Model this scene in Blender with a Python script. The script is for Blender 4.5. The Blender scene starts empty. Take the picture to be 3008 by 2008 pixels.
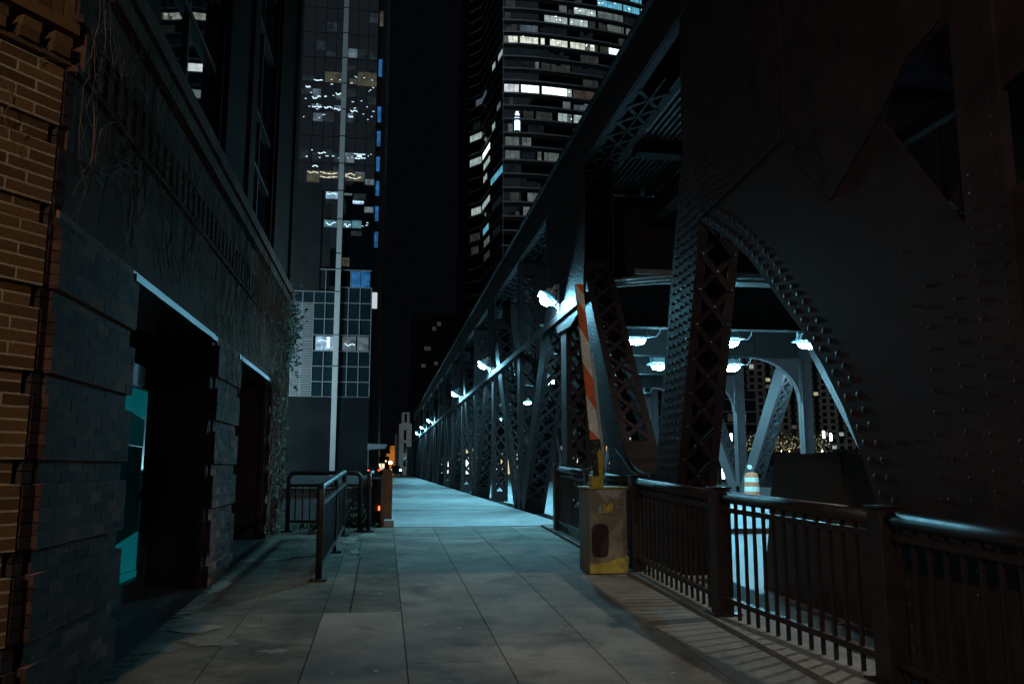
import bpy, math, random
from mathutils import Vector, Matrix
random.seed(7)
S = bpy.context.scene
COL = S.collection
R = math.radians

# ------------------------------------------------------------------ camera, world, city glow fill, exposure
cam = bpy.data.cameras.new('camera'); camo = bpy.data.objects.new('camera', cam); COL.objects.link(camo)
cam.lens = 29.32; cam.sensor_width = 36; cam.clip_start = 0.05; cam.clip_end = 3000
camo.location = (0, 0, 1.03)
camo.rotation_euler = (math.pi/2 + R(8.542), 0, -R(8.675))
S.camera = camo
W = bpy.data.worlds.new('World'); S.world = W; W.use_nodes = True
bgn = W.node_tree.nodes['Background']
bgn.inputs[0].default_value = (0.0011, 0.0016, 0.0029, 1); bgn.inputs[1].default_value = 1.0
ml = bpy.data.lights.new('city_glow', 'SUN'); ml.energy = 0.17; ml.angle = R(60); ml.color = (0.6, 0.8, 1.0)  # soft fill from behind the camera, standing for city glow
mo = bpy.data.objects.new('city_glow', ml); COL.objects.link(mo); mo.rotation_euler = (R(48), 0, R(-18))
S.view_settings.view_transform = 'Standard'; S.view_settings.look = 'None'
S.view_settings.exposure = 0; S.view_settings.gamma = 1
S.cycles.max_bounces = 4; S.cycles.diffuse_bounces = 2; S.cycles.glossy_bounces = 2; S.cycles.transmission_bounces = 3
S.cycles.use_adaptive_sampling = True; S.cycles.adaptive_threshold = .025; S.cycles.use_denoising = True
S.cycles.caustics_reflective = False; S.cycles.caustics_refractive = False
S.cycles.sample_clamp_indirect = 4

# ------------------------------------------------------------------ helpers
def ground(y): return 0.033*(min(y, 14.72) - 14.2)

class MB:
    def __init__(s): s.v = []; s.f = []
    def add(s, vs, fs):
        b = len(s.v); s.v += [tuple(p) for p in vs]; s.f += [tuple(b+i for i in q) for q in fs]; return s
    def box(s, x0, x1, y0, y1, z0, z1):
        return s.add([(x0,y0,z0),(x1,y0,z0),(x1,y1,z0),(x0,y1,z0),(x0,y0,z1),(x1,y0,z1),(x1,y1,z1),(x0,y1,z1)],
                     [(0,3,2,1),(4,5,6,7),(0,1,5,4),(1,2,6,5),(2,3,7,6),(3,0,4,7)])
    def obox(s, c, a, b, d):           # centre and three half axes
        c, a, b, d = map(Vector, (c, a, b, d))
        vs = [c-a-b-d, c+a-b-d, c+a+b-d, c-a+b-d, c-a-b+d, c+a-b+d, c+a+b+d, c-a+b+d]
        return s.add(vs, [(0,3,2,1),(4,5,6,7),(0,1,5,4),(1,2,6,5),(2,3,7,6),(3,0,4,7)])
    def bar(s, p, q, w, t, n):         # flat bar from p to q: width w, thickness t along n
        p, q, n = Vector(p), Vector(q), Vector(n).normalized(); d = q-p
        side = d.cross(n).normalized()
        return s.obox((p+q)/2, d/2, side*(w/2), n*(t/2))
    def prism(s, poly, axis, a0, a1):  # polygon in the two other axes, extruded along axis
        n = len(poly)
        def P(u, v, a): return {'x': (a,u,v), 'y': (u,a,v), 'z': (u,v,a)}[axis]
        vs = [P(u,v,a0) for u,v in poly] + [P(u,v,a1) for u,v in poly]
        fs = [tuple(range(n)), tuple(range(2*n-1, n-1, -1))] + [(i, i+n, (i+1)%n+n, (i+1)%n) for i in range(n)]
        return s.add(vs, fs)
    def tube(s, pts, r, n=8, cap=True):
        pts = [Vector(p) for p in pts]; b = len(s.v); m = len(pts)
        ref = None
        for i, p in enumerate(pts):
            d = (pts[min(i+1,m-1)] - pts[max(i-1,0)]).normalized()
            if ref is None: ref = Vector((0,0,1)) if abs(d.z) < .9 else Vector((1,0,0))
            u = d.cross(ref).normalized(); w = u.cross(d).normalized(); ref = w
            rr = r[i] if isinstance(r, (list,tuple)) else r
            for k in range(n):
                a = 2*math.pi*k/n; s.v.append(tuple(p + u*(rr*math.cos(a)) + w*(rr*math.sin(a))))
        for i in range(m-1):
            for k in range(n):
                s.f.append((b+i*n+k, b+i*n+(k+1)%n, b+(i+1)*n+(k+1)%n, b+(i+1)*n+k))
        if cap: s.f.append(tuple(b+k for k in range(n))[::-1]); s.f.append(tuple(b+(m-1)*n+k for k in range(n)))
        return s
    def dome(s, c, n, r, h=None, k=6):  # rivet head on a surface with normal n
        c, n = Vector(c), Vector(n).normalized(); h = h or r*.4
        u = n.orthogonal().normalized(); w = n.cross(u); b = len(s.v)
        for rr, hh in ((1,0),(.72,.68)):
            for i in range(k):
                a = 2*math.pi*i/k; s.v.append(tuple(c + u*(r*rr*math.cos(a)) + w*(r*rr*math.sin(a)) + n*(h*hh)))
        s.v.append(tuple(c+n*h))
        for i in range(k):
            j = (i+1)%k; s.f.append((b+i, b+j, b+k+j, b+k+i)); s.f.append((b+k+i, b+k+j, b+2*k))
        return s
    def lathe(s, prof, c, n=20):
        b = len(s.v); m = len(prof)
        for r, z in prof:
            for k in range(n):
                a = 2*math.pi*k/n; s.v.append((c[0]+r*math.cos(a), c[1]+r*math.sin(a), c[2]+z))
        for i in range(m-1):
            for k in range(n):
                s.f.append((b+i*n+k, b+i*n+(k+1)%n, b+(i+1)*n+(k+1)%n, b+(i+1)*n+k))
        s.f.append(tuple(b+k for k in range(n))[::-1]); s.f.append(tuple(b+(m-1)*n+k for k in range(n)))
        return s
    def mesh(s, name, mat, smooth=False):
        me = bpy.data.meshes.new(name); me.from_pydata(s.v, [], s.f); me.update()
        if mat: me.materials.append(mat)
        if smooth: me.polygons.foreach_set('use_smooth', [True]*len(me.polygons))
        return me
    def build(s, name, mat, parent=None, smooth=False, kind=None, bevel=0):
        o = bpy.data.objects.new(name, s.mesh(name, mat, smooth)); COL.objects.link(o)
        if parent is not None:
            o.parent = parent
            o.matrix_parent_inverse = root_inv(parent)
        if kind: o['kind'] = kind
        if bevel:
            m = o.modifiers.new('bevel', 'BEVEL'); m.width = bevel; m.segments = 2; m.limit_method = 'ANGLE'
        return o

def wm(o):
    m = Matrix.LocRotScale(o.location, o.rotation_euler, o.scale)
    return wm(o.parent) @ o.matrix_parent_inverse @ m if o.parent else m
def root_inv(p): return wm(p).inverted()
def B(x0,x1,y0,y1,z0,z1): return MB().box(x0,x1,y0,y1,z0,z1)
def thing(name, label, cat, loc, group=None):
    o = bpy.data.objects.new(name, None); COL.objects.link(o); o.location = loc; o.empty_display_size = .2
    o['label'] = label; o['category'] = cat
    if group: o['group'] = group
    return o
def tag(o, label, cat, group=None):
    o['label'] = label; o['category'] = cat
    if group: o['group'] = group
    return o
def inst(name, me, parent, loc, rot=(0,0,0), sc=(1,1,1)):
    o = bpy.data.objects.new(name, me); COL.objects.link(o)
    o.parent = parent; o.matrix_parent_inverse = root_inv(parent)
    o.location = loc; o.rotation_euler = rot; o.scale = sc
    return o
def copy_tree(o, parent=None):
    c = o.copy(); COL.objects.link(c)
    if parent is not None: c.parent = parent
    for ch in o.children: copy_tree(ch, c)
    return c

# ------------------------------------------------------------------ materials
def nt(name):
    m = bpy.data.materials.new(name); m.use_nodes = True
    t = m.node_tree; return m, t, t.nodes['Principled BSDF']
def N(t, typ, **kw):
    n = t.nodes.new(typ)
    for k, v in kw.items():
        if k in n.inputs: n.inputs[k].default_value = v
        else: setattr(n, k, v)
    return n
def ramp(t, stops):
    n = t.nodes.new('ShaderNodeValToRGB'); e = n.color_ramp.elements
    while len(e) < len(stops): e.new(.5)
    for i, (p, c) in enumerate(stops):
        e[i].position = p; e[i].color = (*c, 1) if len(c) == 3 else c
    return n
def mul(c, k): return tuple(min(1, a*k) for a in c)
def paint(name, col, rough=.5, scale=6, var=.35, bump=.15, metal=0, spec=.5, fine=60, wear=None, wearcol=(.2,.1,.05), each=0):
    """uneven painted or mineral surface: broad tone variation, fine grain, optional worn patches"""
    m, t, b = nt(name); L = t.links
    tc = N(t, 'ShaderNodeTexCoord')
    n1 = N(t, 'ShaderNodeTexNoise', Scale=scale, Detail=4.0, Roughness=.62); L.new(tc.outputs['Object'], n1.inputs['Vector'])
    n2 = N(t, 'ShaderNodeTexNoise', Scale=fine, Detail=2.0); L.new(tc.outputs['Object'], n2.inputs['Vector'])
    r = ramp(t, [(.3, mul(col, 1-var)), (.7, mul(col, 1+var))]); L.new(n1.outputs[0], r.inputs[0])
    mx = N(t, 'ShaderNodeMix', data_type='RGBA', blend_type='MULTIPLY'); mx.inputs[0].default_value = .5
    L.new(r.outputs[0], mx.inputs[6]); r2 = ramp(t, [(.3, (.65,)*3), (.7, (1.2,)*3)]); L.new(n2.outputs[0], r2.inputs[0]); L.new(r2.outputs[0], mx.inputs[7])
    out = mx.outputs[2]
    if wear:
        n3 = N(t, 'ShaderNodeTexNoise', Scale=wear[0], Detail=5.0, Roughness=.7); L.new(tc.outputs['Object'], n3.inputs['Vector'])
        r3 = ramp(t, [(wear[1], (0,0,0)), (min(1, wear[1]+(wear[2] if len(wear) > 2 else .04)), (1,1,1))]); L.new(n3.outputs[0], r3.inputs[0])
        m2 = N(t, 'ShaderNodeMix', data_type='RGBA'); L.new(r3.outputs[0], m2.inputs[0]); L.new(out, m2.inputs[6]); m2.inputs[7].default_value = (*wearcol, 1); out = m2.outputs[2]
    if each:       # every slab or panel its own tone
        oi = N(t, 'ShaderNodeObjectInfo'); re = ramp(t, [(0, (1-each,)*3), (1, (1+each,)*3)]); L.new(oi.outputs['Random'], re.inputs[0])
        m3 = N(t, 'ShaderNodeMix', data_type='RGBA', blend_type='MULTIPLY'); m3.inputs[0].default_value = 1; L.new(out, m3.inputs[6]); L.new(re.outputs[0], m3.inputs[7]); out = m3.outputs[2]
    L.new(out, b.inputs['Base Color'])
    rr = N(t, 'ShaderNodeMapRange'); rr.inputs[3].default_value = max(0, rough-.12); rr.inputs[4].default_value = min(1, rough+.15)
    L.new(n1.outputs[0], rr.inputs[0]); L.new(rr.outputs[0], b.inputs['Roughness'])
    b.inputs['Metallic'].default_value = metal; b.inputs['Specular IOR Level'].default_value = spec
    if bump:
        bp = N(t, 'ShaderNodeBump'); bp.inputs['Strength'].default_value = bump; bp.inputs['Distance'].default_value = .01
        L.new(n2.outputs[0], bp.inputs['Height']); L.new(bp.outputs[0], b.inputs['Normal'])
    return m
def island(name, col, var=.35, rough=.85, bump=.4, fine=90):
    """bricks: every single brick its own shade"""
    m, t, b = nt(name); L = t.links
    g = N(t, 'ShaderNodeNewGeometry'); oi = N(t, 'ShaderNodeObjectInfo')
    ad = N(t, 'ShaderNodeMath', operation='ADD'); L.new(g.outputs['Random Per Island'], ad.inputs[0]); L.new(oi.outputs['Random'], ad.inputs[1])
    fr = N(t, 'ShaderNodeMath', operation='FRACT'); L.new(ad.outputs[0], fr.inputs[0])
    r = ramp(t, [(0, mul(col, 1-var)), (.5, col), (.8, mul(col, 1+var*.6)), (1, (col[0]*.8, col[1]*.75, col[2]*.8))]); L.new(fr.outputs[0], r.inputs[0])
    n = N(t, 'ShaderNodeTexNoise', Scale=fine, Detail=2.0); tc = N(t, 'ShaderNodeNewGeometry'); L.new(tc.outputs['Position'], n.inputs['Vector'])
    mx = N(t, 'ShaderNodeMix', data_type='RGBA', blend_type='MULTIPLY'); mx.inputs[0].default_value = .6
    r2 = ramp(t, [(.3, (.6,)*3), (.7, (1.2,)*3)]); L.new(n.outputs[0], r2.inputs[0]); L.new(r.outputs[0], mx.inputs[6]); L.new(r2.outputs[0], mx.inputs[7])
    L.new(mx.outputs[2], b.inputs['Base Color']); b.inputs['Roughness'].default_value = rough; b.inputs['Specular IOR Level'].default_value = .15
    bp = N(t, 'ShaderNodeBump'); bp.inputs['Strength'].default_value = bump; bp.inputs['Distance'].default_value = .004
    L.new(n.outputs[0], bp.inputs['Height']); L.new(bp.outputs[0], b.inputs['Normal'])
    return m
def emit(name, col, st, var=0, scale=2.0, lamp=False):
    m = bpy.data.materials.new(name); m.use_nodes = True; m.cycles.emission_sampling = 'FRONT' if lamp else 'NONE'; t = m.node_tree; t.nodes.remove(t.nodes['Principled BSDF'])
    e = N(t, 'ShaderNodeEmission'); e.inputs[0].default_value = (*col, 1); e.inputs[1].default_value = st
    t.links.new(e.outputs[0], t.nodes['Material Output'].inputs[0])
    if var:   # an uneven lit room behind the pane
        tc = N(t, 'ShaderNodeNewGeometry'); n = N(t, 'ShaderNodeTexNoise', Scale=scale, Detail=3.0); t.links.new(tc.outputs['Position'], n.inputs['Vector'])
        r = N(t, 'ShaderNodeMapRange'); r.inputs[1].default_value = .3; r.inputs[2].default_value = .7; r.inputs[3].default_value = st*(1-var); r.inputs[4].default_value = st*(1+var)
        t.links.new(n.outputs[0], r.inputs[0]); t.links.new(r.outputs[0], e.inputs[1])
    return m
def glass(name, col=(.004,.006,.008), rough=.03, wave=0):
    m, t, b = nt(name); b.inputs['Base Color'].default_value = (*col, 1); b.inputs['Roughness'].default_value = rough
    b.inputs['IOR'].default_value = 1.52; b.inputs['Specular IOR Level'].default_value = .6
    if wave:
        tc = N(t, 'ShaderNodeNewGeometry'); n = N(t, 'ShaderNodeTexNoise', Scale=wave, Detail=1.0); t.links.new(tc.outputs['Position'], n.inputs['Vector'])
        bp = N(t, 'ShaderNodeBump'); bp.inputs['Strength'].default_value = .08; bp.inputs['Distance'].default_value = .3
        t.links.new(n.outputs[0], bp.inputs['Height']); t.links.new(bp.outputs[0], b.inputs['Normal'])
    return m

M = {}
M['steel'] = paint('bridge_paint', (.028,.0175,.0175), .58, 3, .4, .15, 0, .32, 110, (7, .62), (.016,.009,.008))
M['rivet'] = paint('rivet_paint', (.030,.015,.014), .36, 8, .3, 0)
M['steel_far_lit'] = paint('bridge_paint_lit', (.095,.060,.062), .5, 3, .2, .1)  # same bridge paint, lightened for the strong lamplight on the far truss
M['rail'] = paint('railing_paint', (.024,.014,.0135), .46, 8, .3, .05, 0, .55, 140)
M['railbrown'] = paint('railing_brown', (.06,.032,.024), .36, 8, .3, .1, 0, .6)
M['walk'] = paint('sidewalk_concrete', (.235,.223,.192), .82, .9, .4, .5, 0, .3, 140, (1.6, .46, .22), (.095,.092,.080), each=.14)
M['walk_old'] = paint('worn_concrete', (.175,.165,.130), .88, 1.4, .55, .8, 0, .25, 90, (1.9, .48, .2), (.075,.072,.056), each=.16)
M['kerb'] = paint('kerb_concrete', (.25,.245,.225), .85, 3, .3, .7, 0, .3, 80)
M['smear'] = paint('old_cement', (.27,.26,.22), .9, 5, .35, .6, 0, .3, 60)
M['joint'] = paint('joint_dirt', (.035,.034,.03), .95, 6, .3, .4)
M['deck'] = paint('deck_concrete', (.34,.34,.33), .62, .8, .3, .35, 0, .4, 60, (2.2, .5, .2), (.19,.19,.18), each=.2)
M['road'] = paint('road_concrete', (.25,.25,.25), .5, 1.2, .2, .8, 0, .5, 25)
M['slate'] = island('slate_tile', (.035,.038,.042), .3, .55, .3, 60)
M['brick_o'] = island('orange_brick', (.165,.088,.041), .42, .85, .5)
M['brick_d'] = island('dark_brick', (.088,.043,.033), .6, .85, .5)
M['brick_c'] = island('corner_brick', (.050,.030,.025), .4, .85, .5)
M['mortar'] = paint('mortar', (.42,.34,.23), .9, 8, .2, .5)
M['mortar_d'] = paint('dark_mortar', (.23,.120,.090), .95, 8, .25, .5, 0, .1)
M['wall'] = paint('weathered_wall', (.098,.050,.037), .95, 2.5, .45, .7, 0, .1, 45)
M['trim'] = paint('brown_trim', (.05,.022,.018), .45, 6, .3, .1)
M['flash'] = paint('metal_flashing', (.10,.10,.11), .45, 9, .2, .1, .3)
M['vine'] = paint('vine_bark', (.17,.115,.085), .85, 12, .4, .2)
M['leaf'] = paint('dry_leaf', (.055,.054,.036), .7, 9, .5, 0)
M['weed'] = paint('weed_leaf', (.06,.075,.035), .6, 9, .4, 0)
M['glass'] = glass('dark_glass')
M['glass_w'] = glass('wavy_glass', (.004,.007,.010), .02, .35)
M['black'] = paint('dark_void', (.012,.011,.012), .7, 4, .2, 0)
M['yellow'] = paint('yellow_paint', (.52,.40,.07), .5, 12, .25, .3, 0, .5, 90, (14, .6), (.12,.09,.06))
M['gatebox'] = paint('khaki_paint', (.22,.183,.125), .5, 5, .35, .3, 0, .5, 90, (7, .66), (.34,.32,.27))
M['bare'] = paint('primer_grey', (.36,.36,.33), .6, 12, .25, .2)
M['spray'] = paint('maroon_overpaint', (.030,.012,.012), .75, 20, .3, .1)
M['orange'] = paint('orange_stripe', (.80,.17,.05), .5, 10, .2, .1, 0, .4, 90)
M['white'] = paint('white_stripe', (.86,.82,.72), .5, 10, .18, .1, 0, .4, 90)
M['drum'] = paint('faded_drum_orange', (.80,.22,.10), .6, 10, .2, .1)
M['rubber'] = paint('black_rubber', (.02,.02,.02), .7, 10, .2, .1)
M['conc_w'] = paint('river_wall_concrete', (.24,.25,.25), .85, 2, .3, .6)
M['rust'] = paint('rusty_brown_post', (.20,.085,.035), .6, 7, .35, .4)
M['guard'] = paint('guard_plate', (.050,.035,.028), .45, 2.2, .5, .25, 0, .5, 70)
M['cable'] = paint('grey_cable', (.30,.31,.30), .5, 6, .2, 0)
M['corr'] = paint('galvanised_sheet', (.17,.18,.18), .45, 3, .3, .1, .4)
M['alum'] = paint('aluminium_frame', (.62,.66,.68), .4, 3, .15, 0, .5)
M['teal_panel'] = paint('teal_spandrel', (.012,.032,.038), .2, .6, .25, 0)
M['tower_dark'] = paint('dark_cladding', (.02,.022,.022), .5, .3, .3, 0)
M['tower_brown'] = paint('brown_brick_far', (.026,.012,.010), .9, 1.2, .3, .3, 0, .08)
M['beige'] = paint('beige_facade', (.60,.50,.37), .9, .2, .2, 0)
M['base_wall'] = paint('polished_stone', (.012,.016,.018), .3, .3, .2, 0, 0, .5, 8)
M['fin'] = paint('fin_cladding', (.75,.78,.76), .5, .3, .08, 0)
M['earth'] = paint('planting_soil', (.045,.04,.03), .95, 6, .5, .8)
M['bark'] = paint('tree_bark', (.10,.075,.05), .9, 3, .3, .2)
CY = (.25, .75, 1.0)
M['lens'] = emit('flood_lens', CY, 500, lamp=True)
M['skirt'] = emit('halo_glow', (.10,.60,.95), 1.15)  # cyan glow round each lamp core that stands in for its halo
M['lens_f'] = emit('footway_lens', CY, 900, lamp=True)
M['lens_n'] = emit('neutral_lens', (1, .95, .84), 1000, lamp=True)
M['lens_s'] = emit('street_lens', (1, .78, .56), 1350, lamp=True)

# ------------------------------------------------------------------ ground, street, bridge deck
def slab(x0, x1, y0, y1, zt, th=.09):
    m = MB()
    return m.add([(x0,y0,ground(y0)+zt-th),(x1,y0,ground(y0)+zt-th),(x1,y1,ground(y1)+zt-th),(x0,y1,ground(y1)+zt-th),
                  (x0,y0,ground(y0)+zt),(x1,y0,ground(y0)+zt),(x1,y1,ground(y1)+zt),(x0,y1,ground(y1)+zt)],
                 [(0,3,2,1),(4,5,6,7),(0,1,5,4),(1,2,6,5),(2,3,7,6),(3,0,4,7)])
def sheet(name, x0, x1, y0, y1, z, mat):
    o = MB().add([(x0,y0,z),(x1,y0,z),(x1,y1,z),(x0,y1,z)], [(0,1,2,3)]).build(name, mat); o['kind'] = 'structure'; return o
M['water'] = glass('river_water', (.006,.010,.012), .08, .8)
sheet('river', -600, 600, 16.9, 97, -6, M['water'])
sheet('far_ground', -900, 900, 97, 1500, -.25, M['kerb'])
g = MB()
g.add([(-60,-60,ground(-60)-.2),(60,-60,ground(-60)-.2),(60,14.7,ground(14.7)-.2),(-60,14.7,ground(14.7)-.2)], [(0,1,2,3)])
g.build('ground', M['joint'], kind='structure')
sw = slab(-1.74, 2.74, -12, 14.68, -.012, .1).build('sidewalk', M['joint'], kind='structure')
xs = [-1.735, -1.13, -.49, .185, .86, 1.535, 2.205, 2.735]
for i in range(len(xs)-1):
    y = -9.5 + (i % 3)*.0
    ys = [-12, -7, -3.2, 0, 2.4, 4.15, 5.9, 7.65, 9.4, 11.15, 12.9, 14.66]
    for j in range(len(ys)-1):
        y0, y1 = ys[j], ys[j+1]
        old = i < 2 or (i == 2 and y1 > 9)
        dz = random.uniform(-.0015, .0015)
        if i == 2 and y0 > 7 and y1 < 13:   # patched strip beside the railing
            xm = x0m = -.27 + random.uniform(-.03, .03)
            slab(xs[i]+.006, xm-.008, y0+.004, y1-.004, dz-.004).build('slab', M['walk_old'], sw)
            slab(xm+.008, xs[i+1]-.004, y0+.004, y1-.004, dz).build('slab', M['walk_old'], sw)
            continue
        slab(xs[i]+.004, xs[i+1]-.004, y0+.0008, y1-.0008, dz).build('slab', M['walk_old'] if old else M['walk'], sw)
m = MB()
for i in range(130):
    x, y = random.uniform(-.4,2.6), random.uniform(4.2,14.4); r = random.uniform(.008,.02)
    m.add([(x+r*math.cos(a)*random.uniform(.7,1.1), y+r*math.sin(a)*random.uniform(.8,1.2), ground(y)+.0035) for a in (0,.9,1.8,2.7,3.6,4.5,5.4)], [(0,1,2,3,4,5,6)])
m.build('gum_spots', M['bare'], kind='stuff')
# kerb strip under the railing
kb = slab(2.745, 3.28, -6, 14.6, .035, .25).build('kerb', M['kerb'], kind='structure')
# street beside the truss
rd = slab(3.85, 40, -40, 14.5, -.16, .05).build('street', M['road'], kind='structure')
slab(3.28, 3.85, -6, 14.6, -.05, .2).build('truss_footing', M['kerb'], kind='structure')
# joint at the bridge end and the bridge footway
B(.17, 2.72, 14.69, 14.75, -.1, .012).build('expansion_joint', M['flash'], kind='structure')
dk = B(-.02, 3.32, 14.77, 97, -.35, -.01).build('bridge_footway', M['kerb'], kind='structure')
y = 14.78; k = 0
while y < 96.5:
    L_ = 1.31 if y > 15 else .9
    y1 = min(97, y+L_)
    m = B(.2, 3.28, y+.006, y1-.006, -.012, .016 + random.uniform(-.002,.002)); m.build('deck_panel', M['deck'], dk); y = y1; k += 1
B(.03, .2, 14.76, 97, -.02, .13).build('kerb_plank', M['deck'], dk)
B(3.85, 13.6, 14.6, 97, -.5, -.06).build('bridge_roadway', M['road'], kind='structure')
B(13.6, 17.5, 14.6, 97, -.5, .02).build('far_footway', M['deck'], kind='structure')
# far bank and quay
B(-600, 600, 97.05, 97.6, -7, -.26).build('quay_wall', M['conc_w'], kind='structure')
B(-60, -.06, 16.6, 16.9, -7, -.3).build('near_quay_wall', M['conc_w'], kind='structure')

# ------------------------------------------------------------------ the bridge
BR = thing('truss_bridge', 'dark riveted steel truss bridge with an overhead deck on the right', 'bridge', (3.3, 14.8, 0))
XT, XW = 3.3, .50
RV = {}   # rivets collected per part
def rivets(name, pts, nrm, r, parent, mat=None, h=None):
    m = MB()
    for p in pts: m.dome(p, nrm, r, h)
    o = m.build(name, mat or M['rivet'], parent, smooth=True, kind='stuff'); return o

def member(name, a, b, depth, xw=XW, x0=XT, mat='steel', lace=.42, near=False, riv=0, solid=.5, fl=.10, rr=.016, rows=4, lw=.065, back=True):
    """built-up member in the truss plane: two web plates, edge flanges, crossed lacing; a, b are (y, z)"""
    ay, az = a; by, bz = b; d = Vector((0, by-ay, bz-az)); Ln = d.length; d.normalize()
    n = Vector((0, -d.z, d.y))
    if n.y > 0 or (abs(n.y) < 1e-6 and n.z > 0): n = -n       # n: the edge that faces the near end
    X = Vector((1,0,0)); A = Vector((0, ay, az)); h = depth/2; m = MB()
    mid = A + d*(Ln/2)
    for xc in (x0+.011, x0+xw-.011): m.obox(mid+X*xc, d*(Ln/2), n*h, X*.011)
    for sg in (1, -1):
        for xc in (x0+fl/2+.002, x0+xw-fl/2-.002):
            m.obox(mid + X*xc + n*(sg*(h+.007)), d*(Ln/2), n*.007, X*(fl/2))
    for t0, t1 in ((0, solid), (Ln-solid, Ln)):   # tie plates at the ends
        if solid > .05:
            for sg in (1, -1): m.obox(A + d*((t0+t1)/2) + X*(x0+xw/2) + n*(sg*(h+.019)), d*((t1-t0)/2), n*.005, X*(xw/2-.015))
    part = m.build(name, M[mat], BR)
    if lace:
        k = max(1, int(round((Ln-2*solid)/lace))); st = (Ln-2*solid)/k
        xa, xb = x0+fl*.55, x0+xw-fl*.55
        def ends(i, sg, e):
            t = solid + i*st; off = n*(sg*(h+e))
            return (A + d*t + X*xa + off, A + d*(t+st) + X*xb + off), (A + d*t + X*xb + off, A + d*(t+st) + X*xa + off)
        bars = [(1, i) for i in range(k)]
        if near:
            p, q = ends(0, 1, .020)[0]; lm = MB().bar(p, q, lw, .010, n).mesh('lacing_bar', M[mat])
            p2, q2 = ends(0, 1, .031)[1]; lm2 = MB().bar(p2, q2, lw, .010, n).mesh('lacing_bar', M[mat])
            for i in range(k):
                inst('lacing_bar', lm, part, d*(st*i)); inst('lacing_bar', lm2, part, d*(st*i))
            pts = []
            for i in range(k+1):
                t = solid+i*st
                pts += [A + d*t + X*xa + n*(h+.034), A + d*t + X*xb + n*(h+.034)]
                if i < k: pts.append(A + d*(t+st/2) + X*(x0+xw/2) + n*(h+.037))
            rivets('rivets', pts, n, .021, part)
        lm = MB()
        for sg in ((-1,) if near else (1, -1)):
            if sg == -1 and not back: continue
            for i in range(k):
                for e, (p, q) in zip((.018, .028), ends(i, sg, 0)):
                    lm.bar(p + n*(sg*e), q + n*(sg*e), lw, .010, n)
        if lm.v: lm.build('lacing', M[mat], part, kind='stuff')
    if riv:
        pts = []; k = int(Ln/riv)
        for i in range(k):
            for j in range(rows):
                t = (i + .5*(j % 2) + .3)*riv; u = -h + depth*(j+.6)/(rows+.2)
                if t < Ln-.05: pts.append(A + d*t + n*u + X*x0 + Vector((0, random.uniform(-.006,.006), random.uniform(-.006,.006))))
        rivets('rivets', pts, (-1,0,0), rr, part)
    return part

def plate(name, poly, x0=XT-.022, x1=XT-.001, mat='steel', par=None):
    return MB().prism(poly, 'x', x0, x1).build(name, M[mat], par or BR)
def inside(p, poly):
    y, z = p; r = False; n = len(poly)
    for i in range(n):
        (y1,z1), (y2,z2) = poly[i], poly[(i+1)%n]
        if (z1 > z) != (z2 > z) and y < (y2-y1)*(z-z1)/(z2-z1)+y1: r = not r
    return r
def edgedist(p, poly):
    best = 9
    for i in range(len(poly)):
        a, b = Vector(poly[i]), Vector(poly[(i+1)%len(poly)]); q = Vector(p); d = b-a
        t = max(0, min(1, (q-a).dot(d)/max(1e-9, d.dot(d)))); best = min(best, (q-a-d*t).length)
    return best
def field(poly, pitch, ang, x, jit=.012, keep=1.0, marg=.04):
    c, s = math.cos(ang), math.sin(ang); out = []
    ys = [p[0] for p in poly]; zs = [p[1] for p in poly]; cy, cz = sum(ys)/len(ys), sum(zs)/len(zs)
    n = int(6/pitch)
    for i in range(-n, n):
        for j in range(-n, n):
            u, v = (i + .5*(j % 2))*pitch, j*pitch*.8
            y, z = cy + u*c - v*s + random.uniform(-jit,jit), cz + u*s + v*c + random.uniform(-jit,jit)
            if inside((y,z), poly) and edgedist((y,z), poly) > marg and random.random() < keep: out.append((x, y, z))
    return out

ZT0, ZT1 = 6.2, 6.9
P5 = 5.25
TOP = [15.3 + 10.5*k for k in range(8)]          # upper panel points
BOT = [20.55 + 10.5*k for k in range(8)]         # lower panel points
# --- near end of the truss: post, great web plate, arched opening
post = member('end_post', (9.92, -.08), (8.28, 4.75), .74, near=True, lace=.40, riv=.105, solid=.62, rows=5, rr=.0195, xw=.47)
plate('post_sleeve', [(9.48,-.12),(10.35,-.12),(10.3,.62),(9.25,.66)], XT-.012, XT+.49)
arch = [(8.22,3.63),(7.86,3.44),(7.45,3.20),(7.1,2.95),(6.77,2.66),(6.45,2.36),(6.14,2.08),(5.88,1.79),(5.63,1.46),(5.44,1.12),(5.31,.82),(5.23,.50),(5.19,.1),(5.17,-.32)]
webA = arch + [(4.2,-.32),(4.2,2.36),(4.96,3.36),(4.86,3.5),(4.68,3.62),(4.45,3.68),(4.2,3.70),(4.2,7.0),(8.66,7.0),(8.70,4.7)]
gA = plate('web_plate', webA, XT, XT+.03)
plate('web_plate', [(4.195,-.32),(4.195,7.0),(3.86,7.0),(3.86,-.32)], XT-.025, XT+.04)
plate('web_plate', [(3.855,-.32),(3.855,2.5),(3.5,2.62),(3.4,2.9),(3.62,3.12),(3.855,3.08),(3.855,7.0),(-2.5,7.0),(-2.5,-.32)], XT, XT+.03)
plate('web_plate', [(a, b) for a, b in arch] + [(3.9,-.32),(3.9,.9),(5.4,2.6),(6.6,3.9),(7.6,4.6)], XT+.46, XT+.49)
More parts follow.
